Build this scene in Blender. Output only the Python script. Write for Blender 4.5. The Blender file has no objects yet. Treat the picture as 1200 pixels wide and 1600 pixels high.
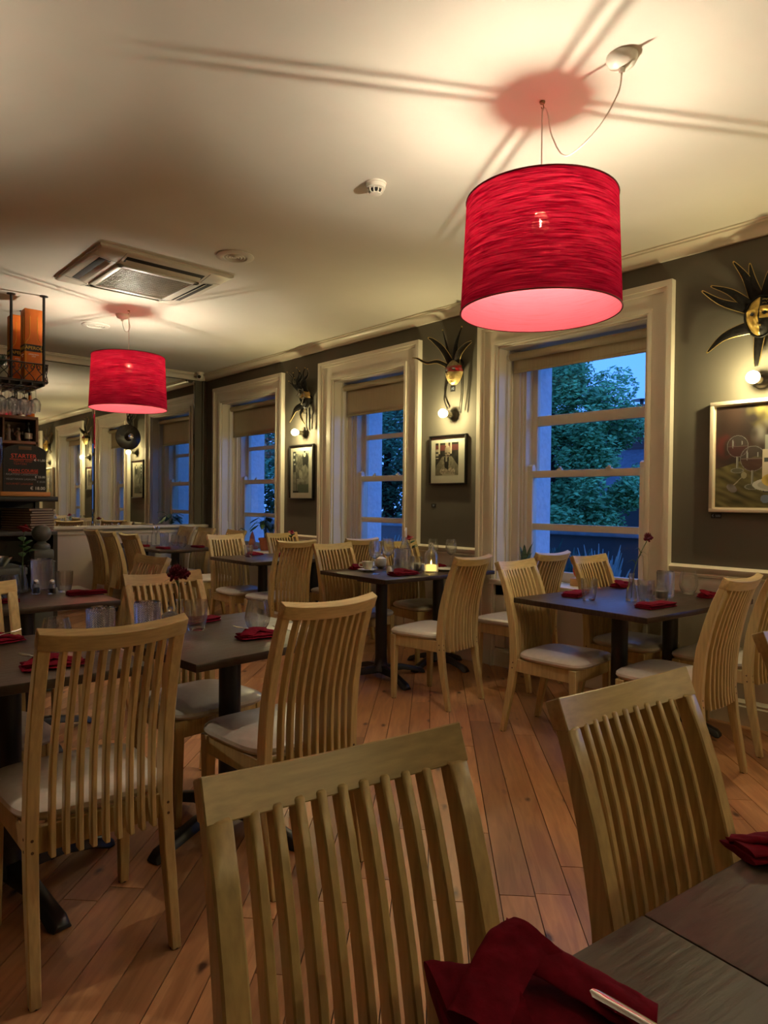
import bpy, bmesh, math, random
from mathutils import Vector, Matrix, noise
random.seed(7)
S = bpy.context.scene
C = S.collection
PI = math.pi
D, B, CEIL = 4.258, 8.287, 2.93          # window wall x, mirror wall y, ceiling height

# ------------------------------------------------------------------ camera
def make_camera():
    yaw, pitch, roll, f = 7.32273364e-01, -1.68195955e-02, 9.70060644e-03, 1060.42
    fwd = Vector((math.sin(yaw)*math.cos(pitch), math.cos(yaw)*math.cos(pitch), math.sin(pitch)))
    right = Vector((math.cos(yaw), -math.sin(yaw), 0)); up = right.cross(fwd)
    r2 = right*math.cos(roll)+up*math.sin(roll); u2 = -right*math.sin(roll)+up*math.cos(roll)
    m = Matrix((r2, u2, -fwd)).transposed().to_4x4(); m.translation = (0, 0, 1.30)
    cd = bpy.data.cameras.new('camera'); cd.sensor_fit = 'VERTICAL'; cd.sensor_height = 36.0
    cd.lens = f/1600*36.0; cd.clip_start = 0.05
    o = bpy.data.objects.new('camera', cd); C.objects.link(o); o.matrix_world = m
    S.camera = o
make_camera()
# ------------------------------------------------------------------ light levels and exposure
PENDANT, SCONCE, SKY, CANDLE = 6600.0, 15.0, 1.55, 5.0
S.view_settings.view_transform = 'Standard'; S.view_settings.look = 'None'
S.view_settings.gamma = 1.0; S.view_settings.use_curve_mapping = False
S.view_settings.exposure = 1.2
S.cycles.use_denoising = True
S.cycles.max_bounces = 12; S.cycles.transparent_max_bounces = 24; S.cycles.transmission_bounces = 12
S.cycles.glossy_bounces = 5; S.cycles.diffuse_bounces = 4
S.cycles.caustics_reflective = False; S.cycles.caustics_refractive = False
S.cycles.sample_clamp_indirect = 6.0
def make_world():
    w = bpy.data.worlds.new('dusk_sky'); S.world = w; w.use_nodes = True
    nt = w.node_tree; nt.nodes.clear()
    out = nt.nodes.new('ShaderNodeOutputWorld'); bg = nt.nodes.new('ShaderNodeBackground')
    tc = nt.nodes.new('ShaderNodeTexCoord'); sep = nt.nodes.new('ShaderNodeSeparateXYZ')
    rp = nt.nodes.new('ShaderNodeValToRGB'); no = nt.nodes.new('ShaderNodeTexNoise'); mx = nt.nodes.new('ShaderNodeMixRGB')
    rp.color_ramp.elements[0].position = 0.0; rp.color_ramp.elements[0].color = (.07, .215, .72, 1)
    rp.color_ramp.elements[1].position = .7; rp.color_ramp.elements[1].color = (.042, .17, .64, 1)
    no.inputs['Scale'].default_value = 3.0; no.inputs['Detail'].default_value = 4
    mx.blend_type = 'MULTIPLY'; mx.inputs[0].default_value = .25
    nt.links.new(tc.outputs['Generated'], sep.inputs[0]); nt.links.new(sep.outputs['Z'], rp.inputs[0])
    nt.links.new(tc.outputs['Generated'], no.inputs['Vector'])
    nt.links.new(rp.outputs[0], mx.inputs[1]); nt.links.new(no.outputs['Fac'], mx.inputs[2])
    nt.links.new(mx.outputs[0], bg.inputs['Color']); bg.inputs['Strength'].default_value = SKY
    nt.links.new(bg.outputs[0], out.inputs[0])
make_world()

# ------------------------------------------------------------------ materials
MATS = {}
def mat(name, col, rough=.5, metal=0.0, var=.10, scale=9.0, bump=0.0, stretch=(1, 1, 1), spec=.5, coat=0.0, rnd=0.0, sheen=0.0):
    if name in MATS: return MATS[name]
    m = bpy.data.materials.new(name); m.use_nodes = True; nt = m.node_tree
    p = nt.nodes['Principled BSDF']
    p.inputs['Roughness'].default_value = rough; p.inputs['Metallic'].default_value = metal
    p.inputs['Specular IOR Level'].default_value = spec
    p.inputs['Coat Weight'].default_value = coat; p.inputs['Sheen Weight'].default_value = sheen
    tc = nt.nodes.new('ShaderNodeTexCoord'); mp = nt.nodes.new('ShaderNodeMapping'); mp.inputs['Scale'].default_value = stretch
    no = nt.nodes.new('ShaderNodeTexNoise'); no.inputs['Scale'].default_value = scale; no.inputs['Detail'].default_value = 5
    rp = nt.nodes.new('ShaderNodeValToRGB')
    a = [max(0, c*(1-var)) for c in col]; b = [min(1, c*(1+var)) for c in col]
    rp.color_ramp.elements[0].position = .3; rp.color_ramp.elements[0].color = (*a, 1)
    rp.color_ramp.elements[1].position = .7; rp.color_ramp.elements[1].color = (*b, 1)
    nt.links.new(tc.outputs['Object'], mp.inputs[0]); nt.links.new(mp.outputs[0], no.inputs['Vector'])
    nt.links.new(no.outputs['Fac'], rp.inputs[0])
    last = rp.outputs[0]
    if rnd:
        oi = nt.nodes.new('ShaderNodeObjectInfo'); hs = nt.nodes.new('ShaderNodeHueSaturation')
        ma = nt.nodes.new('ShaderNodeMapRange'); ma.inputs['To Min'].default_value = 1-rnd; ma.inputs['To Max'].default_value = 1+rnd
        nt.links.new(oi.outputs['Random'], ma.inputs[0]); nt.links.new(ma.outputs[0], hs.inputs['Value'])
        nt.links.new(last, hs.inputs['Color']); last = hs.outputs[0]
    nt.links.new(last, p.inputs['Base Color'])
    if bump:
        bp = nt.nodes.new('ShaderNodeBump'); bp.inputs['Strength'].default_value = bump; bp.inputs['Distance'].default_value = .01
        nt.links.new(no.outputs['Fac'], bp.inputs['Height']); nt.links.new(bp.outputs[0], p.inputs['Normal'])
    MATS[name] = m
    return m
def emit(name, col, strength):
    if name in MATS: return MATS[name]
    m = bpy.data.materials.new(name); m.use_nodes = True; nt = m.node_tree; nt.nodes.clear()
    e = nt.nodes.new('ShaderNodeEmission'); o = nt.nodes.new('ShaderNodeOutputMaterial')
    e.inputs[0].default_value = (*col, 1); e.inputs[1].default_value = strength
    nt.links.new(e.outputs[0], o.inputs[0]); MATS[name] = m; return m
def glassy(name, tint=(.97, .98, .98), rough=.02, base=.03, gain=1.0, ior=1.45):
    """thin clear glass: transparent body with a Fresnel reflection"""
    if name in MATS: return MATS[name]
    m = bpy.data.materials.new(name); m.use_nodes = True; nt = m.node_tree; nt.nodes.clear()
    o = nt.nodes.new('ShaderNodeOutputMaterial'); mx = nt.nodes.new('ShaderNodeMixShader')
    t = nt.nodes.new('ShaderNodeBsdfTransparent'); g = nt.nodes.new('ShaderNodeBsdfGlossy')
    lw = nt.nodes.new('ShaderNodeLayerWeight'); lw.inputs['Blend'].default_value = .5
    fr = nt.nodes.new('ShaderNodeMath'); fr.operation = 'POWER'; fr.inputs[1].default_value = 4.0
    nt.links.new(lw.outputs['Facing'], fr.inputs[0])
    ma = nt.nodes.new('ShaderNodeMath'); ma.operation = 'MULTIPLY_ADD'
    ma.inputs[1].default_value = gain*.8; ma.inputs[2].default_value = base; ma.use_clamp = True
    t.inputs[0].default_value = (*tint, 1); g.inputs['Roughness'].default_value = rough
    nt.links.new(fr.outputs[0], ma.inputs[0]); nt.links.new(ma.outputs[0], mx.inputs[0])
    nt.links.new(t.outputs[0], mx.inputs[1]); nt.links.new(g.outputs[0], mx.inputs[2]); nt.links.new(mx.outputs[0], o.inputs[0])
    MATS[name] = m; return m
def solid_glass(name, tint=(.98, .99, .99), rough=.0, clear=.25, ior=1.45):
    """refracting glass, a little of it plainly clear so that its shadow stays light"""
    m = bpy.data.materials.new(name); m.use_nodes = True; nt = m.node_tree; nt.nodes.clear()
    o = nt.nodes.new('ShaderNodeOutputMaterial'); mx = nt.nodes.new('ShaderNodeMixShader'); mx.inputs[0].default_value = 1-clear
    t = nt.nodes.new('ShaderNodeBsdfTransparent'); g = nt.nodes.new('ShaderNodeBsdfGlass')
    g.inputs['Color'].default_value = (*tint, 1); g.inputs['Roughness'].default_value = rough; g.inputs['IOR'].default_value = ior
    t.inputs[0].default_value = (*tint, 1)
    nt.links.new(t.outputs[0], mx.inputs[1]); nt.links.new(g.outputs[0], mx.inputs[2]); nt.links.new(mx.outputs[0], o.inputs[0])
    MATS[name] = m; return m
def colour_attr(name, rough=.5, coat=0.0):
    if name in MATS: return MATS[name]
    m = bpy.data.materials.new(name); m.use_nodes = True; nt = m.node_tree
    p = nt.nodes['Principled BSDF']; p.inputs['Roughness'].default_value = rough; p.inputs['Coat Weight'].default_value = coat
    a = nt.nodes.new('ShaderNodeAttribute'); a.attribute_name = 'Col'
    nt.links.new(a.outputs['Color'], p.inputs['Base Color']); MATS[name] = m; return m
def shade_fabric(name, dark, light, trans, sheer):
    m = bpy.data.materials.new(name); m.use_nodes = True; nt = m.node_tree; nt.nodes.clear()
    o = nt.nodes.new('ShaderNodeOutputMaterial'); d = nt.nodes.new('ShaderNodeBsdfDiffuse'); t = nt.nodes.new('ShaderNodeBsdfTranslucent')
    mx = nt.nodes.new('ShaderNodeMixShader'); mx.inputs[0].default_value = trans
    tc = nt.nodes.new('ShaderNodeTexCoord'); mp = nt.nodes.new('ShaderNodeMapping'); mp.inputs['Scale'].default_value = (2.2, 2.2, 60)
    no = nt.nodes.new('ShaderNodeTexNoise'); no.inputs['Scale'].default_value = 3.2; no.inputs['Detail'].default_value = 7; no.inputs['Roughness'].default_value = .72
    no.inputs['Distortion'].default_value = .35
    rp = nt.nodes.new('ShaderNodeValToRGB')
    rp.color_ramp.elements[0].position = .36; rp.color_ramp.elements[0].color = (*dark, 1)
    rp.color_ramp.elements[1].position = .66; rp.color_ramp.elements[1].color = (*light, 1)
    nt.links.new(tc.outputs['Object'], mp.inputs[0]); nt.links.new(mp.outputs[0], no.inputs['Vector']); nt.links.new(no.outputs['Fac'], rp.inputs[0])
    nt.links.new(rp.outputs[0], d.inputs[0]); nt.links.new(rp.outputs[0], t.inputs[0])
    nt.links.new(d.outputs[0], mx.inputs[1]); nt.links.new(t.outputs[0], mx.inputs[2])
    last = mx.outputs[0]
    if sheer:
        tr = nt.nodes.new('ShaderNodeBsdfTransparent'); m2 = nt.nodes.new('ShaderNodeMixShader')
        mr = nt.nodes.new('ShaderNodeMapRange'); mr.inputs['From Min'].default_value = .46; mr.inputs['From Max'].default_value = .68
        mr.inputs['To Min'].default_value = 0; mr.inputs['To Max'].default_value = sheer
        tr.inputs[0].default_value = (1, .55, .5, 1)
        nt.links.new(no.outputs['Fac'], mr.inputs[0]); nt.links.new(mr.outputs[0], m2.inputs[0])
        nt.links.new(last, m2.inputs[1]); nt.links.new(tr.outputs[0], m2.inputs[2]); last = m2.outputs[0]
    nt.links.new(last, o.inputs[0]); MATS[name] = m; return m
def plank_mat():
    m = bpy.data.materials.new('oiled_plank'); m.use_nodes = True; nt = m.node_tree; L = nt.links
    p = nt.nodes['Principled BSDF']; p.inputs['Specular IOR Level'].default_value = .5
    tc = nt.nodes.new('ShaderNodeTexCoord'); oi = nt.nodes.new('ShaderNodeObjectInfo'); ge = nt.nodes.new('ShaderNodeNewGeometry')
    add = nt.nodes.new('ShaderNodeMath'); add.operation = 'ADD'; L.new(oi.outputs['Random'], add.inputs[0]); L.new(ge.outputs['Random Per Island'], add.inputs[1])
    fr = nt.nodes.new('ShaderNodeMath'); fr.operation = 'FRACT'; L.new(add.outputs[0], fr.inputs[0])
    mul = nt.nodes.new('ShaderNodeMath'); mul.operation = 'MULTIPLY'; mul.inputs[1].default_value = 37; L.new(fr.outputs[0], mul.inputs[0])
    off = nt.nodes.new('ShaderNodeCombineXYZ'); L.new(mul.outputs[0], off.inputs[0]); L.new(mul.outputs[0], off.inputs[1])
    va = nt.nodes.new('ShaderNodeVectorMath'); va.operation = 'ADD'; L.new(tc.outputs['Object'], va.inputs[0]); L.new(off.outputs[0], va.inputs[1])
    mp = nt.nodes.new('ShaderNodeMapping'); mp.inputs['Scale'].default_value = (1.6, 14, 1); L.new(va.outputs[0], mp.inputs[0])
    no = nt.nodes.new('ShaderNodeTexNoise'); no.inputs['Scale'].default_value = 2.0; no.inputs['Detail'].default_value = 6; no.inputs['Distortion'].default_value = 1.2; L.new(mp.outputs[0], no.inputs['Vector'])
    rp = nt.nodes.new('ShaderNodeValToRGB'); L.new(no.outputs['Fac'], rp.inputs[0])
    rp.color_ramp.elements[0].position = .25; rp.color_ramp.elements[0].color = (.31, .135, .055, 1)
    rp.color_ramp.elements[1].position = .75; rp.color_ramp.elements[1].color = (.53, .265, .118, 1)
    hs = nt.nodes.new('ShaderNodeHueSaturation'); mr = nt.nodes.new('ShaderNodeMapRange')
    mr.inputs['To Min'].default_value = .66; mr.inputs['To Max'].default_value = 1.2; L.new(fr.outputs[0], mr.inputs[0])
    L.new(mr.outputs[0], hs.inputs['Value']); L.new(rp.outputs[0], hs.inputs['Color'])
    # knots
    mp2 = nt.nodes.new('ShaderNodeMapping'); mp2.inputs['Scale'].default_value = (3.2, 7.5, 1); L.new(va.outputs[0], mp2.inputs[0])
    vo = nt.nodes.new('ShaderNodeTexVoronoi'); vo.inputs['Scale'].default_value = 1.0; L.new(mp2.outputs[0], vo.inputs['Vector'])
    n3 = nt.nodes.new('ShaderNodeTexNoise'); n3.inputs['Scale'].default_value = 22; L.new(va.outputs[0], n3.inputs['Vector'])
    ad = nt.nodes.new('ShaderNodeMath'); ad.operation = 'MULTIPLY_ADD'; ad.inputs[1].default_value = .16; L.new(n3.outputs['Fac'], ad.inputs[0]); L.new(vo.outputs['Distance'], ad.inputs[2])
    k = nt.nodes.new('ShaderNodeValToRGB'); L.new(ad.outputs[0], k.inputs[0])
    k.color_ramp.elements[0].position = .12; k.color_ramp.elements[0].color = (1, 1, 1, 1)
    k.color_ramp.elements[1].position = .21; k.color_ramp.elements[1].color = (0, 0, 0, 1)
    mx = nt.nodes.new('ShaderNodeMixRGB'); L.new(k.outputs[0], mx.inputs[0]); L.new(hs.outputs[0], mx.inputs[1]); mx.inputs[2].default_value = (.075, .03, .018, 1)
    L.new(mx.outputs[0], p.inputs['Base Color'])
    r2 = nt.nodes.new('ShaderNodeMapRange'); r2.inputs['To Min'].default_value = .26; r2.inputs['To Max'].default_value = .46; L.new(no.outputs['Fac'], r2.inputs[0]); L.new(r2.outputs[0], p.inputs['Roughness'])
    bp = nt.nodes.new('ShaderNodeBump'); bp.inputs['Strength'].default_value = .18; bp.inputs['Distance'].default_value = .004; L.new(no.outputs['Fac'], bp.inputs['Height']); L.new(bp.outputs[0], p.inputs['Normal'])
    MATS['plank'] = m; return m
def table_mat(name='dark_stained_tabletop', ca=(.020, .011, .007, 1), cb=(.062, .036, .023, 1), ra=.24, rb=.44):
    m = bpy.data.materials.new(name); m.use_nodes = True; nt = m.node_tree; L = nt.links
    p = nt.nodes['Principled BSDF']
    tc = nt.nodes.new('ShaderNodeTexCoord'); mp = nt.nodes.new('ShaderNodeMapping'); mp.inputs['Scale'].default_value = (3, 26, 3); L.new(tc.outputs['Object'], mp.inputs[0])
    no = nt.nodes.new('ShaderNodeTexNoise'); no.inputs['Scale'].default_value = 3; no.inputs['Detail'].default_value = 7; L.new(mp.outputs[0], no.inputs['Vector'])
    rp = nt.nodes.new('ShaderNodeValToRGB'); L.new(no.outputs['Fac'], rp.inputs[0])
    rp.color_ramp.elements[0].position = .3; rp.color_ramp.elements[0].color = ca
    rp.color_ramp.elements[1].position = .75; rp.color_ramp.elements[1].color = cb
    L.new(rp.outputs[0], p.inputs['Base Color']); p.inputs['Roughness'].default_value = .3
    r2 = nt.nodes.new('ShaderNodeMapRange'); r2.inputs['To Min'].default_value = ra; r2.inputs['To Max'].default_value = rb; L.new(no.outputs['Fac'], r2.inputs[0]); L.new(r2.outputs[0], p.inputs['Roughness'])
    bp = nt.nodes.new('ShaderNodeBump'); bp.inputs['Strength'].default_value = .32; bp.inputs['Distance'].default_value = .005; L.new(no.outputs['Fac'], bp.inputs['Height']); L.new(bp.outputs[0], p.inputs['Normal'])
    MATS[name] = m; return m

WHITE = mat('white_gloss_paint', (.74, .68, .56), .34, var=.04, scale=3)
GREY = mat('grey_green_wall_paint', (.128, .117, .094), .75, var=.06, scale=2.5, bump=.05, spec=.15)
CEILM = mat('ceiling_emulsion', (.74, .70, .61), .75, var=.03, scale=2.0)
PANEL = mat('white_wainscot_paint', (.62, .57, .49), .4, var=.05, scale=3)
BEECH2 = mat('lacquered_beech_rail', (.47, .345, .15), .36, var=.16, scale=4, stretch=(2.2, 26, 26), rnd=.10, bump=.03)
BEECH = mat('lacquered_beech', (.47, .345, .15), .36, var=.16, scale=4, stretch=(26, 26, 2.2), rnd=.10, bump=.03)
LEATHER = mat('pale_leatherette', (.56, .50, .43), .33, var=.06, scale=40, bump=.08)
BLACK = mat('black_powder_coat', (.012, .011, .011), .38, var=.2)
PLUG = mat('dark_wood_plug', (.07, .035, .015), .5)
TABLE = table_mat(); WORN = table_mat('worn_tabletop', (.030, .020, .015, 1), (.085, .060, .046, 1), .40, .56); PLANK = plank_mat()
RED_CLOTH = mat('burgundy_napkin_cloth', (.135, .004, .014), .9, var=.22, scale=60, bump=.15, spec=.08)
STEEL = mat('polished_steel', (.72, .70, .66), .18, 1.0, var=.05)
CHROME = mat('bright_chrome', (.85, .84, .82), .08, 1.0, var=.02)
GLASS = solid_glass('clear_tableware_glass')
CUT = solid_glass('cut_crystal_glass', tint=(.96, .96, .98), rough=.03, clear=.12, ior=1.5)
PANE = glassy('window_pane_glass', tint=(.96, .98, .98), rough=.0, base=.015, gain=1.0)
MIRROR = mat('silvered_mirror', (.80, .79, .74), .015, 1.0, var=.01)
BULB = emit('sconce_filament_glow', (1.0, .83, .42), 60.0)
PBULB = emit('pendant_filament_glow', (1.0, .915, .70), PENDANT)
def bulb_envelope(name, col, strength, mixv):
    m = bpy.data.materials.new(name); m.use_nodes = True; nt = m.node_tree; nt.nodes.clear()
    o = nt.nodes.new('ShaderNodeOutputMaterial'); mx = nt.nodes.new('ShaderNodeMixShader'); mx.inputs[0].default_value = mixv
    t = nt.nodes.new('ShaderNodeBsdfTransparent'); e = nt.nodes.new('ShaderNodeEmission'); e.inputs[0].default_value = (*col, 1); e.inputs[1].default_value = strength
    nt.links.new(t.outputs[0], mx.inputs[1]); nt.links.new(e.outputs[0], mx.inputs[2]); nt.links.new(mx.outputs[0], o.inputs[0]); MATS[name] = m; return m
ENVELOPE = bulb_envelope('lit_bulb_glass', (1.0, .80, .36), 12.0, .3)
PENVELOPE = bulb_envelope('lit_pendant_bulb_glass', (1.0, .88, .62), 60.0, .15)
FLAME = emit('candle_flame', (1.0, .55, .12), CANDLE*3)
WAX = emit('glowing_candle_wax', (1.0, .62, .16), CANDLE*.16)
SHADE = shade_fabric('red_slub_shade_fabric', (.19, .004, .026), (.46, .014, .080), .36, .14)
LINER = shade_fabric('pink_shade_liner', (.50, .085, .115), (.56, .105, .14), .34, .35)
BLIND = mat('sand_blind_fabric', (.48, .41, .27), .8, var=.07, scale=5, stretch=(1, 30, 1))
CERAMIC = mat('white_ceramic', (.78, .75, .68), .2, var=.03)
PLASTIC = mat('warm_white_plastic', (.74, .70, .60), .4, var=.03)
DARKSLOT = mat('dark_recess', (.02, .018, .016), .7)
LEAF = mat('leaf_green', (.03, .10, .03), .45, var=.35, scale=20)
LEAF2 = mat('blue_green_leaf', (.05, .11, .08), .5, var=.3, scale=20)
STEM = mat('stem_green', (.06, .11, .03), .5, var=.2)
PETAL = mat('crimson_petal', (.30, .006, .022), .6, var=.3, scale=40)
PETAL2 = mat('dark_crimson_petal', (.16, .005, .028), .6, var=.35, scale=40)
TERRA = mat('terracotta', (.55, .18, .07), .7, var=.15)
GOLD = mat('antique_gold_leaf', (.62, .42, .11), .34, .75, var=.35, scale=30, bump=.2)
MBLACK = mat('black_glitter_felt', (.006, .005, .004), .5, var=.7, scale=60, bump=.3, spec=.25)
MGOLDTRIM = mat('gold_piping', (.50, .36, .13), .35, .7, var=.2)
MSILV = mat('pewter_piping', (.26, .23, .18), .35, .8, var=.2)
MRED = mat('red_lacquer', (.36, .012, .012), .3, var=.2, coat=.4)
FRAMEB = mat('black_picture_frame', (.010, .009, .008), .35, var=.2)
FRAMEW = mat('cream_picture_frame', (.66, .58, .46), .4, var=.05)
MATB = mat('cream_mount_board', (.72, .66, .52), .8, var=.03)
PRINT = colour_attr('printed_picture', .55); OIL = colour_attr('oil_paint', .55, .08)
ORANGE = mat('orange_carton', (.72, .17, .012), .5, var=.12)
YELLOW = mat('yellow_print', (.85, .55, .04), .5)
WHITEP = mat('white_print', (.8, .78, .7), .6)
SLATE = mat('chalkboard_black', (.013, .012, .012), .6, var=.3)
CH_RED = mat('red_chalk', (.95, .11, .06), .8); CH_WHITE = mat('white_chalk', (.95, .93, .88), .8); CH_GREY = mat('grey_chalk', (.34, .34, .34), .8)
CH_DRED = mat('dim_red_chalk', (.42, .07, .03), .8)
BARWOOD = mat('near_black_bar_wood', (.014, .009, .006), .4, var=.3); SHELFWOOD = mat('brown_shelf_wood', (.16, .07, .028), .5, var=.2, stretch=(2, 20, 20))
NEWEL = mat('dark_green_grey_paint', (.075, .088, .08), .4, var=.08)

# ------------------------------------------------------------------ mesh helpers
class MB:
    def __init__(self): self.bm = bmesh.new()
    def _merge(self, t, M=None):
        me = bpy.data.meshes.new('t'); t.to_mesh(me); t.free()
        if M: me.transform(M)
        self.bm.from_mesh(me); bpy.data.meshes.remove(me)
    def box(self, c, s, rz=0, bevel=0, M=None):
        t = bmesh.new(); bmesh.ops.create_cube(t, size=1)
        bmesh.ops.scale(t, vec=s, verts=t.verts)
        if bevel: bmesh.ops.bevel(t, geom=t.edges[:], offset=bevel, segments=2, affect='EDGES', profile=.5)
        mm = Matrix.Translation(c) @ Matrix.Rotation(rz, 4, 'Z')
        if M: mm = M @ mm
        self._merge(t, mm); return self
    def span(self, a, b, bevel=0):
        c = [(p+q)/2 for p, q in zip(a, b)]; s = [abs(p-q) for p, q in zip(a, b)]
        return self.box(c, s, 0, bevel)
    def lathe(self, prof, seg=20, c=(0, 0, 0), M=None, sx=1, sy=1):
        t = bmesh.new(); rings = []
        for r, z in prof:
            if r < 1e-5: rings.append([t.verts.new((0, 0, z))])
            else: rings.append([t.verts.new((r*sx*math.cos(2*PI*i/seg), r*sy*math.sin(2*PI*i/seg), z)) for i in range(seg)])
        for a, b in zip(rings, rings[1:]):
            for i in range(seg):
                j = (i+1) % seg
                if len(a) == 1 and len(b) == 1: continue
                if len(a) == 1: t.faces.new((a[0], b[j], b[i]))
                elif len(b) == 1: t.faces.new((a[i], a[j], b[0]))
                else: t.faces.new((a[i], a[j], b[j], b[i]))
        bmesh.ops.recalc_face_normals(t, faces=t.faces)
        mm = Matrix.Translation(c)
        if M: mm = mm @ M
        self._merge(t, mm); return self
    def cyl(self, p0, p1, r0, r1=None, seg=12):
        p0, p1 = Vector(p0), Vector(p1); d = p1-p0; L = d.length
        r1 = r0 if r1 is None else r1
        q = d.to_track_quat('Z', 'Y').to_matrix().to_4x4()
        return self.lathe([(0, 0), (r0, 0), (r1, L), (0, L)], seg, p0, q)
    def sphere(self, c, r, seg=12, sc=(1, 1, 1)):
        n = max(5, seg//2)
        prof = [(r*math.sin(PI*i/n), -r*math.cos(PI*i/n)) for i in range(n+1)]
        return self.lathe(prof, seg, c, Matrix.Diagonal((*sc, 1)))
    def tube(self, pts, r, seg=6, flat=(1, 1), cap=True, side=None):
        """tube through pts; r scalar or list; flat=(across, along side) squash; side: fixed normal direction"""
        pts = [Vector(p) for p in pts]; n = len(pts); rs = r if isinstance(r, (list, tuple)) else [r]*n
        t = bmesh.new(); rings = []; prev = None
        for i, p in enumerate(pts):
            d = (pts[min(i+1, n-1)]-pts[max(i-1, 0)]).normalized()
            if side is not None: nn = Vector(side); nn = (nn-d*nn.dot(d)).normalized()
            elif prev is None:
                nn = d.orthogonal().normalized()
            else: nn = (prev-d*prev.dot(d)).normalized()
            prev = nn; bb = d.cross(nn)
            rings.append([t.verts.new(p+nn*(rs[i]*flat[1]*math.cos(2*PI*k/seg))+bb*(rs[i]*flat[0]*math.sin(2*PI*k/seg))) for k in range(seg)])
        for a, b in zip(rings, rings[1:]):
            for k in range(seg):
                j = (k+1) % seg; t.faces.new((a[k], a[j], b[j], b[k]))
        if cap:
            t.faces.new(rings[0][::-1]); t.faces.new(rings[-1])
        bmesh.ops.recalc_face_normals(t, faces=t.faces)
        self._merge(t); return self
    def prism(self, poly, axis, a, b):
        """extrude 2D polygon along axis ('x': poly=(y,z), 'y': poly=(x,z), 'z': poly=(x,y))"""
        t = bmesh.new()
        f = {'x': lambda p, v: (v, p[0], p[1]), 'y': lambda p, v: (p[0], v, p[1]), 'z': lambda p, v: (p[0], p[1], v)}[axis]
        A = [t.verts.new(f(p, a)) for p in poly]; Bv = [t.verts.new(f(p, b)) for p in poly]; n = len(poly)
        t.faces.new(A); t.faces.new(Bv[::-1])
        for i in range(n): t.faces.new((A[i], A[(i+1) % n], Bv[(i+1) % n], Bv[i]))
        bmesh.ops.recalc_face_normals(t, faces=t.faces)
        self._merge(t); return self
    def sweep(self, sec, bevel=.003):
        """sections: list of 4-corner loops"""
        t = bmesh.new(); R = [[t.verts.new(p) for p in s] for s in sec]
        n = len(sec[0])
        for a, b in zip(R, R[1:]):
            for k in range(n):
                j = (k+1) % n; t.faces.new((a[k], a[j], b[j], b[k]))
        t.faces.new(R[0][::-1]); t.faces.new(R[-1])
        bmesh.ops.recalc_face_normals(t, faces=t.faces)
        if bevel:
            t.edges.ensure_lookup_table()
            es = [e for e in t.edges if len(e.link_faces) == 2 and e.calc_face_angle(0) > .7]
            bmesh.ops.bevel(t, geom=es, offset=bevel, segments=1, affect='EDGES')
        self._merge(t); return self
    def grid(self, fn, nu, nv, keep=None, closed=False):
        t = bmesh.new()
        V = [[t.verts.new(fn(i/nu, j/nv)) for j in range(nv+1)] for i in range(nu+1)]
        for i in range(nu):
            for j in range(nv):
                if keep and not keep((i+.5)/nu, (j+.5)/nv): continue
                t.faces.new((V[i][j], V[i+1][j], V[i+1][j+1], V[i][j+1]))
        for v in [v for v in t.verts if not v.link_faces]: t.verts.remove(v)
        bmesh.ops.recalc_face_normals(t, faces=t.faces)
        self._merge(t); return self
    def mesh(self, name, m, smooth=True):
        me = bpy.data.meshes.new(name); self.bm.to_mesh(me); self.bm.free()
        me.materials.append(m)
        if smooth and len(me.polygons):
            me.polygons.foreach_set('use_smooth', [True]*len(me.polygons))
            me.set_sharp_from_angle(angle=math.radians(38))
        return me
    def obj(self, name, m, parent=None, loc=None, smooth=True):
        o = bpy.data.objects.new(name, self.mesh(name, m, smooth)); C.objects.link(o)
        if parent: o.parent = parent
        if loc: o.location = loc
        return o
def link(name, me, parent=None, loc=None, rz=0):
    o = bpy.data.objects.new(name, me); C.objects.link(o)
    if parent: o.parent = parent
    if loc: o.location = loc
    o.rotation_euler = (0, 0, rz); return o
def tag(o, label, cat, group=None):
    o['label'] = label; o['category'] = cat
    if group: o['group'] = group
    return o
def thing(name, label, cat, loc=(0, 0, 0), rz=0, group=None):
    o = bpy.data.objects.new(name, None); C.objects.link(o); o.location = loc; o.rotation_euler = (0, 0, rz); o.empty_display_size = .05
    return tag(o, label, cat, group)
def struct(o):
    o['kind'] = 'structure'; return o
def stuff(o):
    o['kind'] = 'stuff'; return o
def dup(root, loc, rz, label, group=None):
    r = root.copy(); C.objects.link(r); r.location = loc; r.rotation_euler = (0, 0, rz); r['label'] = label
    if group: r['group'] = group
    for ch in root.children:
        c = ch.copy(); C.objects.link(c); c.parent = r
        for g in ch.children:
            d = g.copy(); C.objects.link(d); d.parent = c
    return r
def text(body, size, M, m, parent, name='lettering', ext=.0006, align='CENTER'):
    cu = bpy.data.curves.new('txt', 'FONT'); cu.body = body; cu.size = size; cu.align_x = align; cu.align_y = 'CENTER'; cu.extrude = ext
    cu.resolution_u = 3
    t = bpy.data.objects.new('txt', cu); me = bpy.data.meshes.new_from_object(t)
    bpy.data.objects.remove(t); bpy.data.curves.remove(cu)
    me.transform(M); me.materials.clear(); me.materials.append(m); me.name = name
    return link(name, me, parent)
FACE_NX = Matrix(((0, 0, -1, 0), (-1, 0, 0, 0), (0, 1, 0, 0), (0, 0, 0, 1)))     # text on a plane facing -x (reads towards -y)
FACE_NY = Matrix(((1, 0, 0, 0), (0, 0, -1, 0), (0, 1, 0, 0), (0, 0, 0, 1)))      # text on a plane facing -y
def lerp(a, b, t): return a+(b-a)*t
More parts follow.
